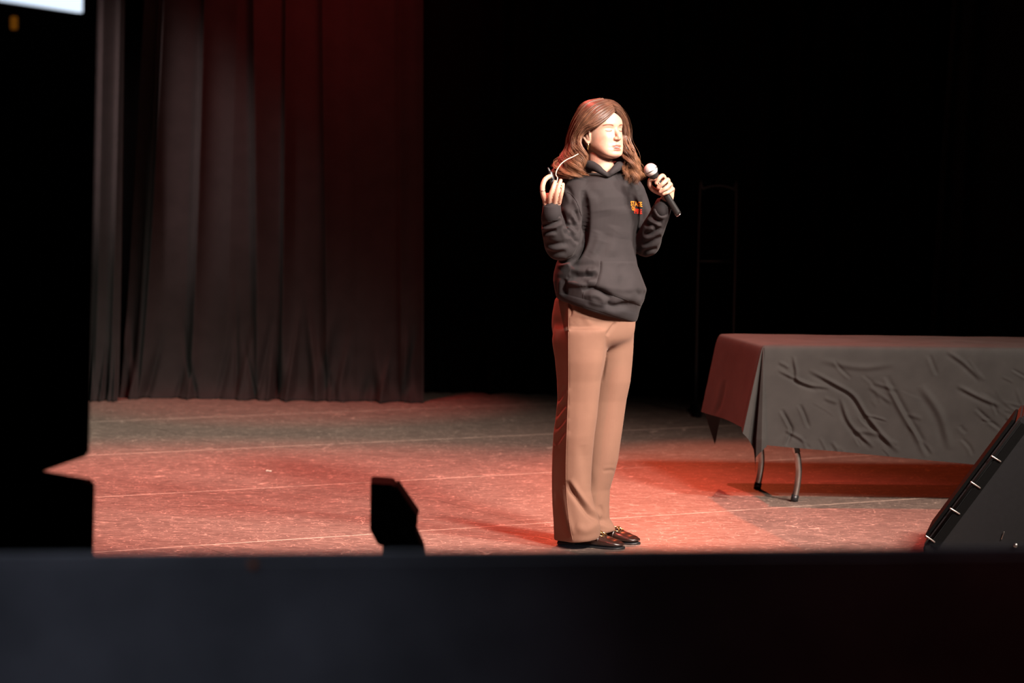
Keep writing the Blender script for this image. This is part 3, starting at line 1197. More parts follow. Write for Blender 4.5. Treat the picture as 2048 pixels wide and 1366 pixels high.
# arms
R_ARM = [(1150, 396, -0.10), (1144, 440, -0.125), (1134, 488, -0.175), (1112, 462, -0.245), (1105, 436, -0.285), (1104, 418, -0.298)]
L_ARM = [(1262, 392, 0.12), (1279, 440, 0.095), (1294, 488, 0.06), (1310, 455, -0.025), (1325, 420, -0.075), (1331, 402, -0.088)]
body.tube([W(*p) for p in R_ARM], [0.028, 0.026, 0.023, 0.026, 0.023, 0.024], 18, 6)
body.tube([W(*p) for p in L_ARM], [0.040, 0.034, 0.026, 0.026, 0.023, 0.024], 18, 6)


def finger(pts, r0, r1, n=12):
    m = len(pts)
    rad = [r0 + (r1 - r0) * k / (m - 1) for k in range(m)]
    body.tube([W(*p) for p in pts], rad, n, 5)


# right hand: knuckles low, fingers rising round the clicker
body.loft([ring_px(y, y, xl, xr, -0.298, 1.0, b, 0.15, 24, 2.5) for (y, xl, xr, b) in
           ((424, 1092, 1115, 0.8), (414, 1088, 1119, 0.62), (406, 1085, 1123, 0.45), (398, 1085, 1124, 0.40), (391, 1087, 1123, 0.36), (386, 1092, 1119, 0.3))])
finger([(1090, 399, -0.312), (1086, 387, -0.326), (1085, 374, -0.330), (1089, 361, -0.324), (1096, 354.5, -0.314), (1102.5, 351.5, -0.304)], 0.0112, 0.0088)
finger([(1098, 404, -0.315), (1100, 392, -0.334), (1105.5, 377, -0.337), (1110, 363.5, -0.322)], 0.0097, 0.0074)
finger([(1108.5, 406, -0.313), (1112, 391, -0.334), (1116.5, 375, -0.337), (1121.5, 361, -0.320)], 0.0097, 0.0076)
finger([(1118.5, 404, -0.308), (1122, 391, -0.325), (1125, 379, -0.327), (1126.5, 368.5, -0.314)], 0.0088, 0.0066)
finger([(1114, 404, -0.286), (1119, 390, -0.266), (1115, 374, -0.262), (1108, 364, -0.270)], 0.0115, 0.0085)
# left hand round the microphone
body.tube([W(1331, 405, -0.088), W(1336, 394, -0.090), W(1335, 381, -0.098), W(1330, 368, -0.102)], [0.023, 0.023, 0.025, 0.021], 18, 5)
finger([(1331, 360, -0.100), (1325.5, 351.5, -0.128), (1319, 356, -0.158), (1312.5, 366, -0.158)], 0.0098, 0.0078)
finger([(1337, 367, -0.098), (1335, 359.5, -0.130), (1327, 366, -0.163), (1316.5, 375, -0.160)], 0.0100, 0.0080)
finger([(1341, 376, -0.095), (1340.5, 368.5, -0.126), (1332, 376, -0.160), (1320.5, 383.5, -0.156)], 0.0097, 0.0078)
finger([(1343, 387, -0.088), (1345.5, 378, -0.112), (1337, 384, -0.146), (1326.5, 388, -0.148)], 0.0088, 0.0070)
finger([(1326, 388, -0.095), (1308, 380, -0.105), (1299.5, 370, -0.122), (1301, 359.5, -0.138), (1310, 358, -0.150)], 0.0115, 0.0082)

me_body = remesh(body, 0.0023, 2)
V = get_v(me_body)
L = (V - HC) * 1000.0
X, yh_, zh_ = L @ HL, L @ HF, L[:, 2]
Y_, Z = yh_ * CP + zh_ * SP, zh_ * CP - yh_ * SP
in_head = (np.abs(X) < 95) & (Z > -125) & (Z < 115) & (Y_ > -110) & (Y_ < 120)


def gz(x0, z0, sx, sz):
    return np.exp(-0.5 * (((X - x0) / sx) ** 2 + ((Z - z0) / sz) ** 2)) * (Y_ > 20) * in_head


dY = np.zeros(len(V))
for s in (-1, 1):
    dY -= 7.0 * gz(s * 32, 2, 13, 9)            # sockets
    dY -= 2.5 * gz(s * 17, 3, 7, 8)
    dY += 6.0 * gz(s * 32, -1, 10.5, 6.5)       # closed lids
    dY -= 1.6 * gz(s * 32, 6.5, 12, 1.6)        # lid fold
    dY += 1.2 * gz(s * 30, 18, 17, 5)           # brow
    dY += 3.5 * gz(s * 42, -30, 14, 13)         # cheek
    dY -= 1.5 * gz(s * 26, -56, 5, 10)          # mouth corner
dY += 3.2 * gz(0, -62, 16, 3.6)                 # upper lip
dY += 3.6 * gz(0, -77.5, 15, 4.2)                 # lower lip
dY -= 8.0 * gz(0, -69.5, 15, 2.4)               # parted mouth
dY -= 3.0 * gz(0, -85, 13, 4)
dY += 4.0 * gz(0, -97, 13, 7)                   # chin
dY -= 1.4 * gz(0, -54, 3, 5)
V += np.outer(dY * 0.001, HF * CP + HU * SP)
E = get_e(me_body)
V = relax(V, E, 1, 0.35)
nose_m = np.exp(-0.5 * ((X / 15) ** 2 + ((Z + 16) / 18) ** 2)) * in_head * (Y_ > 60)
V = relax(V, E, 7, 0.5, nose_m)
# the head pitches up very slightly and its mesh stays joined to the neck
put_v(me_body, V)
T = np.ones((len(V), 3))


def paint(w, col):
    global T
    w = np.clip(w, 0, 1)[:, None]
    T = T * (1 - w) + np.array(col) * w


def soft(v, e):
    return np.clip(0.5 - v / e, 0, 1)


front = (Y_ > 40) & in_head
lip = np.maximum(soft((np.abs(X) / 25) ** 2 + ((Z + 62.5) / 4.8) ** 2 - 1, 0.5), soft((np.abs(X) / 22) ** 2 + ((Z + 77.5) / 5.4) ** 2 - 1, 0.5)) * front
paint(lip * 0.9, (0.85, 0.28, 0.29))
gap = soft((np.abs(X) / 20) ** 2 + ((Z + 69.8) / 3.4) ** 2 - 1, 0.6) * front
paint(gap, (0.30, 0.10, 0.09))
for s in (-1, 1):
    bx = s * X
    arc = 20.5 - ((bx - 34) / 20) ** 2 * 4 + (bx - 34) * 0.06
    paint(0.95 * soft(np.abs(Z - arc) - 2.8, 2.0) * soft(np.abs(bx - 35) - 20, 6) * front, (0.26, 0.16, 0.13))
    lash = -5.0 - ((bx - 32) / 13) ** 2 * -3.0
    paint(1.0 * soft(np.abs(Z - lash) - 2.3, 1.4) * soft(np.abs(bx - 32) - 13, 3) * front, (0.05, 0.03, 0.03))
    paint(0.35 * np.exp(-0.5 * (((bx - 32) / 13) ** 2 + ((Z - 3) / 6) ** 2)) * front, (0.80, 0.58, 0.55))
    paint(0.22 * np.exp(-0.5 * (((bx - 50) / 14) ** 2 + ((Z + 30) / 12) ** 2)) * in_head, (1.0, 0.62, 0.58))
    paint(0.7 * soft((bx - 9) ** 2 / 12 + (Z + 42.0) ** 2 / 5 - 1, 0.8) * (Y_ > 85) * front, (0.45, 0.2, 0.18))
set_tint(me_body, T)
bodyo = link_mesh('body', me_body, M_SKIN, person)

# teeth in the parted mouth
g = G()
for k in range(-3, 4):
    a = k * 0.13
    g.box(hl(52 * math.sin(a), 34 + 45.5 * math.cos(a), -67.2), (0.0064, 0.0022, 0.005), np.column_stack([HL * math.cos(a) - HF * math.sin(a), HF * math.cos(a) + HL * math.sin(a), HU]), 0.0007)
g.build('teeth', M_TEETH, person)

# --- trousers
SEAM = np.array([(580, 1139), (700, 1137), (770, 1137), (860, 1134), (930, 1132), (985, 1133), (1040, 1138), (1085, 1145)], float)


def ring_leg(yl, yr, xl, xr, dy, b, n=64, hip=0.0):
    """trouser section with a corner at the outer seam; the panel behind it turns away"""
    pl, pr = W(xl, yl, dy), W(xr, yr, dy)
    c = (pl + pr) / 2
    a = (pr[0] - pl[0]) / 2
    sx = np.interp((yl + yr) / 2, SEAM[:, 0], SEAM[:, 1])
    sx = float(np.clip((sx - (xl + xr) / 2) / ((xr - xl) / 2), -0.85, 0.2))
    key = [(sx, -0.95), (sx + 0.05, -0.97), ((sx + 0.6) / 2 + 0.02, -1.02 + 0.08 * hip), (0.62, -0.84 + 0.30 * hip), (0.93, -0.42 + 0.30 * hip), (1.0, 0.05 + 0.15 * hip), (0.86, 0.55), (0.42, 0.92), (-0.15, 1.0), (-0.66, 0.82), (-0.94, 0.50),
           (-1.0, 0.30), (-0.975, 0.12), ((sx - 0.95) / 2 - 0.02, -0.40), (sx - 0.05, -0.90)]
    K = np.array([(x, y, 0) for x, y in key + key[:1]])
    P, _ = spline(K, 0.0, 8)
    seg = np.concatenate([[0], np.cumsum(np.linalg.norm(np.diff(P, axis=0), axis=1))])
    u = np.linspace(0, seg[-1], n, endpoint=False)
    X_ = np.interp(u, seg, P[:, 0]) * a
    Yd = np.interp(u, seg, P[:, 1]) * b
    slope = (pr[2] - pl[2]) / (2 * a)
    return [c + np.array([x, y, x * slope]) for x, y in zip(X_, Yd)]


g = G()
g.loft([ring_leg(yl, yr, xl, xr, 0.0, b, hip=1.0) for (yl, yr, xl, xr, b) in
        ((585, 600, 1122, 1262, 0.12), (600, 615, 1110, 1270, 0.135), (630, 640, 1104.5, 1272, 0.14), (655, 660, 1103, 1271, 0.14), (676, 678, 1106, 1266, 0.135), (692, 690, 1128, 1246, 0.11), (702, 698, 1150, 1228, 0.05))])
NEAR = [(655, 655, 1108, 1225, -0.045), (680, 680, 1103, 1216, -0.05), (700, 700, 1106, 1213.5, -0.055), (720, 720, 1110, 1211, -0.06), (760, 760, 1114, 1202, -0.06), (800, 800, 1115, 1197.5, -0.06),
        (835, 835, 1111.5, 1194, -0.06), (870, 870, 1107, 1189, -0.06), (907, 907, 1105, 1185.5, -0.055), (945, 945, 1104, 1183, -0.055), (980, 980, 1104, 1182, -0.055),
        (1010, 1008, 1105, 1188, -0.055), (1038, 1034, 1107, 1197, -0.055), (1062, 1055, 1108, 1201, -0.055), (1078, 1070, 1108, 1200, -0.055), (1082, 1076, 1110, 1198, -0.055)]
FAR = [(655, 655, 1182, 1269, 0.055), (690, 690, 1176, 1268, 0.06), (720, 720, 1174, 1265.5, 0.07), (763, 763, 1172, 1261, 0.075), (800, 800, 1168, 1253, 0.08), (871, 871, 1160, 1243, 0.08),
       (920, 920, 1154, 1236, 0.08), (943, 943, 1150, 1230, 0.08), (978, 978, 1146, 1220, 0.08), (1010, 1010, 1147, 1218.5, 0.08), (1036, 1036, 1150, 1219, 0.08),
       (1050, 1046, 1154, 1226, 0.08), (1066, 1058, 1158, 1231, 0.08), (1070, 1061, 1161, 1229, 0.08)]
g.loft([ring_leg(yl, yr, xl, xr, dy, (xr - xl) / 2 * PXM * 1.0 + 0.004) for (yl, yr, xl, xr, dy) in NEAR])
g.loft([ring_px(yl, yr, xl, xr, dy, 0.95, 1.0, YAW_B, 40, 2.3) for (yl, yr, xl, xr, dy) in FAR])
me_tr = remesh(g, 0.0034, 5)
V = get_v(me_tr)
Q = proj(V)
V = relax(V, get_e(me_tr), 90, 0.5, np.exp(-0.5 * ((Q[:, 1] - 682) / 24) ** 2) * np.clip((np.hypot(Q[:, 0] - 1137, 0) - 1) / 4, 0, 1))
put_v(me_tr, V)
sculpt(me_tr, [
    
    ([(1132, 962), (1146, 985), (1163, 1008), (1180, 1028), (1197, 1043)], 4.2, -17, -0.5),
    ([(1166, 890), (1172, 930), (1180, 970), (1185, 990)], 7, -4, 0.3),
    ([(1116, 980), (1125, 1030), (1139, 1074)], 4, -12, -0.5),
    ([(1113, 806), (1124, 786), (1131, 772)], 3.5, -6, 0.6), ([(1109, 838), (1122, 818), (1131, 806)], 3.5, -6, 0.6),
    ([(1109, 862), (1122, 845), (1131, 832)], 3.5, -5, 0.6), ([(1109, 890), (1122, 870), (1130, 857)], 4, -5, 0.6),
    ([(1135, 652), (1160, 655), (1184, 653)], 2.5, -2.0, 0.5), ([(1148, 646), (1165, 630), (1182, 652)], 5, 2.5),
    ([(1232, 644), (1222, 658), (1213, 672)], 2.4, -6), ([(1213, 672), (1212, 705), (1203, 765)], 2.4, -4),
    ([(1137, 604), (1142, 618), (1139, 634)], 2.4, -10), ([(1232, 944), (1222, 940), (1205, 942)], 2.5, -2, 0.5),
    ([(1200, 1038), (1215, 1046), (1228, 1050)], 4, -5, 0.5), ([(1150, 1052), (1172, 1060), (1198, 1044)], 6, 6),
    ([(1190, 700), (1180, 820), (1172, 920)], 12, 3), ([(1240, 700), (1228, 860), (1214, 980)], 10, 2.5),
    ([(1200, 1010), (1206, 1030), (1200, 1050)], 3, -4)])
trousers = link_mesh('trousers', me_tr, M_TROUSER, person)
bv_tr = bvh_of(me_tr)
g = G()
pts = [hit(bv_tr, x, y, 0.0006) for x, y in smooth_poly([(1137, 606), (1137, 700), (1137, 770), (1134, 860), (1132, 930), (1133, 985), (1138, 1040), (1145, 1079)], 10)]
g.tube([p for p in pts if p is not None], 0.0014, 6, 1)
g.build('side_seam', M_TROUSER, trousers)

# --- shoes with gilt snaffle bars
def shoe(heel_px, toe_px, label):
    h, t = FL(*heel_px), FL(*toe_px)
    d = (t - h)
    Ls = np.linalg.norm(d)
    d /= Ls
    s = np.array([-d[1], d[0], 0])
    up = np.array([0, 0, 1.0])
    prof = [(0.00, 0.020, 0.030, 0.055), (0.04, 0.029, 0.012, 0.062), (0.15, 0.033, 0.010, 0.066), (0.35, 0.033, 0.010, 0.066), (0.5, 0.038, 0.008, 0.064),
            (0.62, 0.043, 0.008, 0.055), (0.75, 0.045, 0.008, 0.044), (0.88, 0.040, 0.009, 0.034), (0.96, 0.028, 0.011, 0.026), (1.0, 0.012, 0.014, 0.022)]
    def section(w, lo, hi, c, n=28):
        ring = []
        for k in range(n):
            a = 2 * math.pi * k / n
            ca, sa = math.cos(a), math.sin(a)
            x = w * math.copysign(abs(ca) ** 0.8, ca)
            zz = (lo + hi) / 2 + (hi - lo) / 2 * math.copysign(abs(sa) ** (0.9 if sa > 0 else 0.35), sa)
            ring.append(c + s * x * (1 if sa < 0 else 1 - 0.12 * sa) + up * zz)
        return ring
    P, Rr = spline([(p[0], p[1], p[2]) for p in prof], [p[3] for p in prof], 4)
    g = G()
    g.loft([section(p[1], p[2], r, h + d * Ls * p[0]) for p, r in zip(P, Rr)])
    up_o = g.build('shoe', M_LEATHER, person)
    up_o['label'] = label
    g = G()
    g.loft([section(p[1] + 0.0015, 0.0, 0.010, h + d * (Ls * p[0] + 0.004 * (p[0] - 0.5))) for p in P])
    g.build('sole', M_PLASTIC, up_o)
    g = G()
    g.loft([section(0.030, 0.0, 0.020, h + d * Ls * q) for q in (0.0, 0.05, 0.22, 0.27)])
    g.build('heel', M_PLASTIC, up_o)
    # apron seam
    g = G()
    pts = []
    for a in np.linspace(-1, 1, 21):
        q = 0.90 - 0.34 * abs(a) ** 2.2
        wv = np.interp(q, [p[0] for p in prof], [p[1] for p in prof])
        hv = np.interp(q, [p[0] for p in prof], [p[3] for p in prof])
        pts.append(h + d * Ls * q + s * wv * 0.72 * math.copysign(min(1, abs(a) ** 0.7), a) + up * (hv - 0.004))
    g.tube(pts, 0.0022, 7, 1)
    g.build('apron_seam', M_LEATHER, up_o)
    # strap and bit
    g = G()
    q = 0.65
    hv, wv = 0.0535, 0.043
    g.tube([h + d * Ls * q + s * wv * math.sin(a) * 0.99 + up * (0.026 + (hv - 0.024) * math.cos(a)) for a in np.linspace(-1.35, 1.35, 15)], 0.0050, 8, 1)
    g.build('strap', M_LEATHER, up_o)
    g = G()
    c = h + d * Ls * (q + 0.01) + up * (hv + 0.005)
    for sg in (-1, 1):
        cc = c + s * sg * 0.017 - up * 0.003
        g.tube([cc + (s * math.cos(a) * 0.011 + d * math.sin(a) * 0.0115 + up * (-0.004 * sg * math.cos(a) - 0.006 * math.sin(a))) for a in np.linspace(0, 2 * math.pi, 21)], 0.0024, 8, 1)
    g.tube([c - s * 0.009, c + up * 0.002, c + s * 0.009], 0.0028, 8, 3)
    bit = g.build('snaffle_bit', M_GOLD, up_o)
    bit['label'] = 'gold horsebit on the loafer'
    return up_o


shoe((1120, 1088), (1247, 1098), 'dark brown loafer nearer the camera')
shoe((1158, 1076), (1277, 1089), 'dark brown loafer further from the camera')

# --- hoodie
g = G()
TOR = [(346, 344, 1176, 1236, 0.9), (354, 351, 1158, 1252, 0.8), (364, 360, 1144, 1268, 0.62), (378, 372, 1134, 1281, 0.60), (396, 390, 1130, 1288, 0.64), (420, 418, 1131, 1287, 0.70),
       (440, 440, 1132, 1281, 0.72), (461, 461, 1132, 1275, 0.74), (485, 486, 1128, 1272.5, 0.76), (508, 510, 1120, 1272.5, 0.78), (526, 532, 1112, 1276, 0.80), (545, 558, 1107, 1286, 0.82),
       (560, 580, 1106, 1294.5, 0.84), (573, 598, 1108, 1290, 0.82), (584, 620, 1110, 1281, 0.78), (593, 640, 1112, 1276, 0.76), (597, 646, 1116, 1272, 0.74)]
g.loft([ring_px(yl, yr, xl, xr, 0.0, 1.0, b) for (yl, yr, xl, xr, b) in TOR])
R_SL = [(1156, 384, -0.10), (1150, 410, -0.125), (1144, 445, -0.145), (1134, 478, -0.17), (1121, 490, -0.20), (1110, 466, -0.25), (1105, 440, -0.283), (1103, 419, -0.297)]
L_SL = [(1260, 384, 0.105), (1268, 410, 0.11), (1278, 445, 0.10), (1288, 475, 0.075), (1293, 486, 0.045), (1304, 462, -0.02), (1317, 435, -0.060), (1327, 411, -0.083)]
g.tube([W(*p) for p in R_SL], [0.058, 0.058, 0.056, 0.058, 0.061, 0.050, 0.043, 0.035], 24, 6)
g.tube([W(*p) for p in L_SL], [0.060, 0.062, 0.060, 0.058, 0.055, 0.047, 0.041, 0.034], 24, 6)
me_ho = remesh(g, 0.0036, 5)
q = lambda *a: [(1050 + x / 4.88, 400 + y / 4.88) for x, y in a]
sculpt(me_ho, [
    ([(1166, 380), (1171, 410), (1172, 445), (1168, 484), (1154, 512), (1138, 530)], 3.6, -22, 0.05),
    (q((150, 250), (250, 245), (350, 190)), 3.2, -7, 0.7), (q((160, 340), (220, 310), (310, 300)), 3.2, -7, 0.6), (q((170, 150), (260, 165), (350, 140)), 3, -5, 0.5),
    (q((390, 240), (450, 250), (520, 310)), 3.2, -9, 0.7), (q((430, 320), (470, 370), (525, 430)), 3.2, -10, 0.7), (q((480, 100), (510, 170), (530, 230)), 3.2, -8, 0.6),
    (q((300, 615), (400, 600), (490, 545)), 3, -5, 0.6), (q((350, 120), (380, 200), (390, 300), (420, 380)), 3, -7, 0.5), (q((380, 60), (450, 160), (500, 260)), 5, 5),
    (q((430, 640), (560, 640), (720, 630)), 5, -5, 0.6), (q((430, 720), (540, 745), (700, 740)), 5, -10, 0.7), (q((400, 760), (480, 775), (620, 800)), 4, -8, 0.6),
    (q((560, 900), (650, 870), (740, 890), (840, 960)), 5, -12, 0.6), (q((820, 1010), (950, 970), (1080, 960)), 6, 5, 0.5), (q((1080, 870), (1120, 930), (1180, 900)), 5, -7, 0.5),
    (q((390, 770), (380, 850), (385, 940)), 3.5, -7, 0.6), (q((630, 560), (690, 420), (720, 300)), 9, 4, 0.5), (q((660, 580), (760, 480), (880, 300)), 8, -3.5), (q((850, 560), (850, 420), (880, 250)), 8, 3.5),
    (q((600, 560), (650, 450), (700, 320)), 6, -4), (q((560, 1040), (800, 1080), (1080, 1080)), 10, 3),
    (q((1230, 150), (1270, 200), (1340, 220)), 3.5, -8, 0.7), (q((1170, 260), (1230, 240), (1290, 270)), 3.5, -7, 0.6), (q((1150, 330), (1230, 330), (1330, 260)), 3.5, -7, 0.6),
    (q((1130, 420), (1200, 420), (1330, 350)), 4, -6, 0.6), (q((1140, 560), (1180, 500), (1290, 470)), 3, -5, 0.6), (q((1290, 60), (1330, 130), (1390, 110)), 3.2, -8, 0.6),
    ([(1262, 372), (1264, 395), (1258, 420)], 6, -6), ([(1276, 380), (1288, 410), (1284, 440)], 4, -7), ([(1172, 372), (1190, 385), (1205, 400)], 7, -4), ([(1130, 372), (1140, 385), (1146, 405)], 3.5, -5, 0.6),
    ([(1138, 392), (1150, 405), (1158, 425)], 3, 4),
    (q((200, 420), (300, 440), (420, 420)), 4, -6, 0.6), (q((180, 480), (280, 520), (400, 500)), 4, -5, 0.6), (q((440, 180), (480, 240), (520, 250)), 3, -6, 0.6),
    (q((600, 680), (640, 700), (700, 680)), 4, 6, 0.5), (q((900, 640), (960, 740), (930, 860)), 8, -3.5, 0.5), (q((1000, 700), (1040, 800), (1000, 900)), 8, 3.5, 0.5),
    (q((760, 1000), (860, 1040), (1000, 1010)), 5, -5, 0.6), (q((620, 960), (700, 1000), (800, 1010)), 5, 5, 0.5), (q((780, 100), (800, 250), (760, 400)), 14, -4), (q((960, 60), (980, 200), (960, 380)), 12, 4)], 1.45)
hoodie = link_mesh('hoodie', me_ho, M_HOODIE, person)
bv_ho = bvh_of(me_ho)


def patch(name, polyL, polyR, nu, nv, off, mat, parent, thick=0.004):
    """cloth patch laid on the hoodie between two photo edges"""
    A, B = smooth_poly(polyL, 8), smooth_poly(polyR, 8)
    V, Fc, ok = [], [], {}
    for i in range(nv):
        v = i / (nv - 1)
        a = np.array([np.interp(v, np.linspace(0, 1, len(A)), A[:, k]) for k in (0, 1)])
        b = np.array([np.interp(v, np.linspace(0, 1, len(B)), B[:, k]) for k in (0, 1)])
        for j in range(nu):
            u = j / (nu - 1)
            p = a + (b - a) * u
            edge = min(1.0, min(u, 1 - u) * nu / 2.0, v * nv / 2.0, (1 - v) * nv / 2.0)
            h = hit(bv_ho, p[0], p[1], off * (0.35 + 0.65 * edge))
            if h is not None:
                ok[(i, j)] = len(V)
                V.append(h)
    for i in range(nv - 1):
        for j in range(nu - 1):
            k = [(i, j), (i + 1, j), (i + 1, j + 1), (i, j + 1)]
            if all(t in ok for t in k):
                P = [V[ok[t]] for t in k]
                if max(np.linalg.norm(P[a] - P[(a + 1) % 4]) for a in range(4)) < 0.05:
                    Fc.append([ok[t] for t in k])
    return mesh_obj(name, V, Fc, mat, parent)


pk = patch('pocket', [(1202, 521), (1201, 540), (1196, 560), (1189, 577)], [(1271, 523), (1278, 545), (1287, 575), (1282, 611)], 44, 36, 0.007, M_HOODIE, hoodie)
hem = patch('hem_band', [(1112, 583), (1113, 596)], [(1278, 627), (1273, 645)], 70, 8, 0.004, M_RIB, hoodie)


def seam(pts, r=0.0012, mat=None, name='seam'):
    g = G()
    P = [hit(bv_ho, x, y, 0.001) for x, y in smooth_poly(pts, 8)]
    P = [p for p in P if p is not None]
    if len(P) > 2:
        g.tube(P, r, 6, 1)
        return g.build(name, mat or M_RIB, hoodie)


seam([(1167, 584), (1166.5, 600), (1167, 613)])
seam([(1135, 385), (1146, 392), (1156, 410), (1163, 432)])
for c, ax, rr in ((W(1103.5, 423, -0.296), W(1104, 414, -0.298) - W(1104, 432, -0.291), 0.0375), (W(1325, 415, -0.080), W(1330, 404, -0.086) - W(1322, 422, -0.072), 0.0360)):
    ax = ax / np.linalg.norm(ax)
    g = G()
    rings = tube_rings(np.array([c - ax * 0.030, c - ax * 0.026, c, c + ax * 0.022, c + ax * 0.026, c + ax * 0.024]), np.array([rr * 0.9, rr + 0.003, rr - 0.001, rr - 0.003, rr - 0.006, rr - 0.012]), 48)
    for R_ in rings:
        cc = np.mean(R_, 0)
        for k in range(len(R_)):
            R_[k] = cc + (R_[k] - cc) * (1 + (0.012 if k % 2 else -0.012))
    g.loft(rings)
    g.build('cuff', M_RIB, hoodie)
# hood: thick folded collar round the neck, crossing in a V in front
g = G()
hood_l = [(1218, 352, -0.105), (1206, 345, -0.105), (1193, 336, -0.092), (1180, 332, -0.060), (1168, 336, 0.0), (1172, 338, 0.06), (1195, 334, 0.095)]
hood_r = [(1214, 352, -0.108), (1224, 344, -0.100), (1233, 336, -0.075), (1240, 332, -0.03), (1236, 333, 0.03), (1218, 334, 0.085), (1195, 334, 0.095)]
g.tube([W(*p) for p in hood_l], [0.006, 0.012, 0.017, 0.022, 0.026, 0.028, 0.028], 18, 6)
g.tube([W(*p) for p in hood_r], [0.006, 0.012, 0.016, 0.019, 0.022, 0.026, 0.028], 18, 6)
g.ellipsoid(W(1168, 362, 0.10), (0.10, 0.06, 0.085))
me_hd = remesh(g, 0.0034, 4)
link_mesh('hood', me_hd, M_HOODIE, hoodie)
for pts in ([(1219, 354), (1221, 362), (1219, 372)],):
    pass


# chest print
def print_text(txt, mat, p00, p10, p01, name):
    """flat lettering laid on the chest: p00 lower left, p10 lower right, p01 upper left in photo pixels"""
    cu = bpy.data.curves.new('t', 'FONT')
    cu.body = txt
    cu.resolution_u = 3
    cu.offset = 0.03
    o = bpy.data.objects.new('t', cu)
    COL.objects.link(o)
    dg = bpy.context.evaluated_depsgraph_get()
    dg.update()
    me = bpy.data.meshes.new_from_object(o.evaluated_get(dg))
    bpy.data.objects.remove(o)
    bm = bmesh.new()
    bm.from_mesh(me)
    bmesh.ops.triangulate(bm, faces=bm.faces)
    bmesh.ops.subdivide_edges(bm, edges=bm.edges, cuts=1)
    P = np.array([v.co[:] for v in bm.verts])
    lo, hi = P.min(0), P.max(0)
    p00, p10, p01 = map(np.array, (p00, p10, p01))
    for v in bm.verts:
        u, w = (v.co.x - lo[0]) / (hi[0] - lo[0]), (v.co.y - lo[1]) / (hi[1] - lo[1])
        q2 = p00 + (p10 - p00) * u + (p01 - p00) * w
        h = hit(bv_ho, q2[0], q2[1], 0.003)
        if h is not None:
            v.co = Vector(h)
        else:
            v.co = Vector(W(q2[0], q2[1], -0.02))
    bm.to_mesh(me)
    bm.free()
    me.materials.clear()
    return link_mesh(name, me, mat, hoodie, False)


print_text('STAGE', M_ORANGE, (1261.5, 412), (1284, 414), (1260.5, 402), 'print_lettering')
print_text('ON', M_ORANGE, (1263.5, 421), (1270, 422), (1262.5, 412.5), 'print_lettering')
print_text('FIRE', M_RED, (1268.5, 427), (1284, 428.5), (1267.5, 417), 'print_lettering')

# --- hair
GN = [[(1230, 221, -0.060), (1214, 235, -0.088), (1194, 248, -0.103), (1176, 256, -0.098), (1162, 268, -0.078), (1154, 290, -0.078), (1160, 315, -0.098), (1163, 335, -0.115), (1172, 349, -0.125)],
      [(1225, 210, -0.046), (1202, 222, -0.088), (1180, 241, -0.098), (1161, 259, -0.085), (1149, 284, -0.072), (1146, 307, -0.085), (1150, 326, -0.105), (1146, 342, -0.120), (1158, 353, -0.125)],
      [(1216, 202, -0.025), (1188, 212, -0.070), (1164, 236, -0.075), (1150, 266, -0.060), (1143, 294, -0.050), (1137, 314, -0.065), (1130, 331, -0.085), (1126, 344, -0.100), (1140, 354, -0.110)],
      [(1206, 198, 0.0), (1172, 209, -0.030), (1152, 236, -0.030), (1142, 268, -0.012), (1136, 298, 0.0), (1128, 318, -0.020), (1119, 334, -0.045), (1116, 346, -0.06), (1130, 356, -0.07)],
      [(1198, 198, 0.030), (1165, 208, 0.030), (1148, 238, 0.045), (1140, 272, 0.060), (1136, 302, 0.065), (1128, 322, 0.050), (1122, 338, 0.030), (1124, 350, 0.015), (1136, 358, 0.0)],
      [(1200, 199, 0.045), (1180, 210, 0.085), (1170, 240, 0.105), (1168, 275, 0.110), (1170, 305, 0.105), (1172, 325, 0.10), (1174, 340, 0.10), (1178, 350, 0.10), (1182, 356, 0.10)]]
GF = [[(1231.5, 221, -0.060), (1239, 229, -0.040), (1247, 243, -0.012), (1251, 260, 0.008), (1250, 279, 0.010), (1252, 298, -0.005), (1256, 318, -0.03), (1258, 338, -0.055), (1252, 358, -0.065)],
      [(1226, 210, -0.042), (1239, 218, -0.012), (1249, 236, 0.018), (1254, 258, 0.035), (1254, 282, 0.035), (1258, 303, 0.015), (1265, 324, -0.01), (1268, 345, -0.035), (1262, 364, -0.045)],
      [(1217, 202, -0.015), (1236, 209, 0.025), (1249, 230, 0.055), (1254, 258, 0.070), (1254, 286, 0.065), (1260, 310, 0.045), (1270, 331, 0.02), (1274, 350, 0.0), (1266, 368, -0.015)],
      [(1206, 198, 0.020), (1226, 204, 0.060), (1241, 228, 0.090), (1247, 260, 0.105), (1247, 290, 0.10), (1251, 316, 0.085), (1259, 338, 0.06), (1262, 353, 0.05), (1258, 366, 0.04)],
      [(1200, 199, 0.045), (1205, 208, 0.095), (1210, 238, 0.118), (1212, 272, 0.120), (1212, 305, 0.115), (1214, 325, 0.11), (1216, 340, 0.11), (1218, 350, 0.11), (1220, 356, 0.105)]]


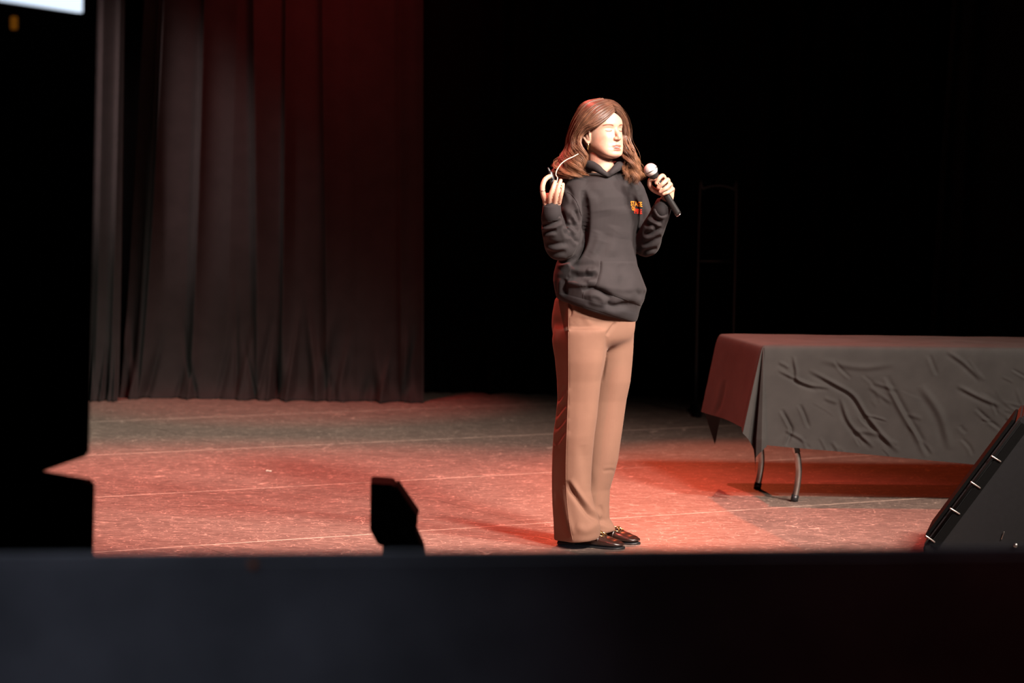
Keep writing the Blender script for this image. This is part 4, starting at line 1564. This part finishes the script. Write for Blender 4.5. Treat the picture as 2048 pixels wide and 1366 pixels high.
def hair_path(guides, t, jit, wave_amp, wave_ph, wave_n, length, nseg):
    k = t * (len(guides) - 1)
    i = min(int(k), len(guides) - 2)
    w = k - i
    A = np.array(guides[i], float) * (1 - w) + np.array(guides[i + 1], float) * w
    P3 = np.array([W(*p) for p in A])
    c = np.array([HC[0], HC[1], 0])
    P, _ = spline(P3, 0.0, 8)
    u = np.linspace(0, length, nseg)
    src = np.linspace(0, 1, len(P))
    Q = np.column_stack([np.interp(u, src, P[:, a]) for a in range(3)])
    rad = Q - c
    rad[:, 2] = 0
    rad /= (np.linalg.norm(rad, axis=1)[:, None] + 1e-9)
    tan = np.cross(np.array([0, 0, 1.0]), rad)
    grow = np.clip((u - 0.32) / 0.4, 0, 1) ** 1.2 * (0.75 + 0.6 * u)
    ph = wave_ph + u * wave_n * 2 * math.pi
    Q += tan * (np.sin(ph) * wave_amp * grow)[:, None] + rad * (np.cos(ph) * wave_amp * 0.75 * grow)[:, None]
    loose = 0.25 + 0.75 * np.clip((u - 0.1) / 0.6, 0, 1)
    Q += (tan * jit[0] + rad * jit[1] + np.array([0, 0, 1.0]) * jit[2]) * loose[:, None]
    return Q


hv, hf, ht = [], [], []


def add_strand(Q, r0, n, tint, light=0.0):
    m = len(Q)
    s = np.linspace(0, 1, m)
    R_ = r0 * np.clip(np.minimum(0.35 + 4 * s, 1.0), 0, 1) * np.clip((1.04 - s) / 0.35, 0.05, 1)
    rings = tube_rings(Q, R_, n)
    b = len(hv)
    tint = np.array(tint)
    for R2, q_ in zip(rings, s):
        hv.extend(R2)
        k = light * max(0.0, q_ - 0.35) / 0.65                  # sun-bleached lengths
        ht.extend([tint * (1 + np.array([1.6, 1.75, 1.5]) * k)] * n)
    for i in range(m - 1):
        for j in range(n):
            k = (j + 1) % n
            hf.append((b + i * n + j, b + i * n + k, b + (i + 1) * n + k, b + (i + 1) * n + j))


hr = np.random.default_rng(21)
for guides, nl, ns in ((GN, 85, 2100), (GF, 56, 1300)):
    locks = []
    for k in range(nl):                                         # body of the hair: soft locks under the strands
        t = (k + hr.uniform(0, 1)) / nl
        side = hr.normal(0, 0.009)
        prm = (t, hr.uniform(0, 6.28), hr.uniform(2.2, 3.6), hr.uniform(0.011, 0.025), hr.uniform(0.88, 1.02), (side, hr.normal(0.001, 0.005), hr.normal(0, 0.004)), hr.uniform(0.2, 1.0))
        locks.append(prm)
        Q = hair_path(guides, t, (side, -0.007 + min(0, prm[5][1]), prm[5][2]), prm[3] * 0.8, prm[1], prm[2], prm[4] * 0.97, 26)
        sh = hr.uniform(0.35, 0.6)
        add_strand(Q, hr.uniform(0.0050, 0.0078), 7, (sh, sh, sh), prm[6] * 0.5)
    for k in range(ns):                                         # single strands, gathered round the locks
        l = locks[int(hr.integers(0, nl))]
        t = float(np.clip(l[0] + hr.normal(0, 0.010), 0, 1))
        fly = hr.random() < 0.09
        sg = 0.0095 if fly else 0.0030
        Q = hair_path(guides, t, (l[5][0] + hr.normal(0, sg), l[5][1] + abs(hr.normal(0, sg)) * 0.9 - 0.001, l[5][2] + hr.normal(0, sg * 0.6)), l[3] * hr.uniform(0.85, 1.2), l[1] + hr.normal(0, 0.16), l[2] * hr.uniform(0.98, 1.02),
                      min(1.0, l[4] * hr.uniform(0.94, 1.04)), 30)
        sh = hr.uniform(0.55, 1.35)
        add_strand(Q, 0.00045 if fly else hr.uniform(0.0006, 0.0012), 3, (sh, sh * hr.uniform(0.92, 1.06), sh * hr.uniform(0.85, 1.1)), l[6] * 1.1)
# the loose curl beside her far cheek
for k in range(16):
    pts = [(1250, 276, 0.0), (1254, 290, -0.01), (1257, 302, -0.02), (1263, 310, -0.025), (1268.5, 308, -0.025), (1269, 301, -0.022), (1264.5, 297, -0.018), (1259, 300, -0.015)]
    j = hr.normal(0, 0.0012, 3)
    P, _ = spline([W(*p) + j for p in pts], 0.0, 6)
    add_strand(P, 0.0009, 4, (1.1, 1.05, 1.0))
me_hair = bpy.data.meshes.new('hair')
me_hair.from_pydata([tuple(map(float, p)) for p in hv], [], hf)
me_hair.update()
set_tint(me_hair, np.array(ht))
hair = link_mesh('hair', me_hair, M_HAIR, person)
hair['label'] = 'wavy shoulder-length brown hair parted in the middle'

# --- jewellery and cable
g = G()
e0 = hl(-79, 2, -46)
g.tube([e0 + (HF * math.cos(a) * 0.0032 + HU * (math.sin(a) * 0.012 - 0.012)) for a in np.linspace(0, 2 * math.pi, 25)], 0.0016, 8, 1)
g.build('earring', M_GOLD, person)
g = G()
rc = W(1085.3, 382, -0.329)
g.tube([rc + np.array([math.cos(a) * 0.0098, math.sin(a) * 0.0098, 0.002 * math.cos(a)]) for a in np.linspace(0, 2 * math.pi, 25)], 0.0017, 8, 1)
g.build('ring', M_CHROME, person)
g = G()
g.tube([W(*p) for p in [(1156, 308, -0.125), (1146, 313.5, -0.145), (1134, 319, -0.17), (1122, 328, -0.20), (1113.5, 341, -0.24), (1112, 350, -0.275), (1115, 356, -0.295), (1113, 366, -0.303)]], 0.0017, 8, 6)
g.build('headset_cable', M_CREAM, person)

# ------------------------------------------------------------------ things in her hands
clk = empty('presentation_clicker', tuple(W(1103, 362, -0.298)), 'small black presentation clicker held up in her right hand', 'clicker')
g = G()
g.tube([W(1101, 346, -0.302), W(1103, 356, -0.303), W(1106, 370, -0.303), W(1108, 382, -0.303)], [0.0085, 0.011, 0.012, 0.010], 18, 5, True)
g.build('body', M_PLASTIC, clk)
g = G()
g.tube([W(1096.5, 337, -0.300), W(1101, 347, -0.302)], [0.0042, 0.0052], 14, 1, True)
g.build('tip', M_PLASTIC, clk)
g = G()
g.ellipsoid(W(1104, 359, -0.313), (0.004, 0.002, 0.005))
g.build('button', M_GRILLE, clk)

mh, mt = W(1301.5, 340, -0.150), W(1357, 429, -0.108)
mic = empty('handheld_microphone', tuple((mh + mt) / 2), 'black handheld microphone with silver mesh head in her left hand', 'microphone')
ax = (mt - mh) / np.linalg.norm(mt - mh)
ML = np.linalg.norm(mt - mh)


def lathe(prof, n=32):
    P = np.array([mh + ax * d for d, r in prof])
    return tube_rings(P, np.array([r for d, r in prof]), n)


g = G()
g.loft(lathe([(0.026 * -math.cos(a), 0.0265 * math.sin(a)) for a in np.linspace(0.12, 2.35, 22)]))
grill = g.build('mesh_head', M_MESH, mic)
g = G()
g.loft(lathe([(-0.0025, 0.0262), (-0.0015, 0.0275), (0.0015, 0.0275), (0.0025, 0.0262)]))
g.build('head_band', M_STEEL, grill)
g = G()
g.loft(lathe([(0.016, 0.0205), (0.018, 0.0205), (0.030, 0.0175), (0.036, 0.0165)]))
g.build('collar', M_MIC, mic)
g = G()
g.loft(lathe([(0.034, 0.0160), (0.05, 0.0150), (0.12, 0.0132), (ML - 0.012, 0.0128), (ML - 0.004, 0.0128), (ML - 0.004, 0.0118), (ML, 0.0116), (ML + 0.001, 0.010)]))
g.build('handle', M_MIC, mic)
g = G()
g.loft(lathe([(ML - 0.0015, 0.0121), (ML + 0.0008, 0.0123), (ML + 0.0022, 0.0121)]))
g.build('end_ring', M_CHROME, mic)
sw = mh + ax * 0.062
out_ = np.cross(ax, np.cross(np.array([0, -1.0, 0]), ax))
out_ /= np.linalg.norm(out_)
g = G()
g.box(sw + out_ * 0.0145, (0.006, 0.004, 0.014), np.column_stack([np.cross(out_, ax), out_, ax]), 0.001)
g.build('switch', M_STEEL, mic)

# ------------------------------------------------------------------ a scrap on the floor
c = FL(537, 942)
g = G()
g.box((c[0] - 0.006, c[1], 0.0022), (0.012, 0.02, 0.004), bevel=0.001)
g.box((c[0] + 0.010, c[1] - 0.015, 0.0022), (0.012, 0.02, 0.004), bevel=0.001)
g.box((c[0] + 0.002, c[1] - 0.006, 0.0016), (0.012, 0.008, 0.0025), bevel=0.0008)
tag(g.build('paper_scrap', simple('pale_paper', (0.7, 0.72, 0.6), 0.7), smooth=False), 'tiny pale paper scrap lying on the open stage floor', 'scrap')
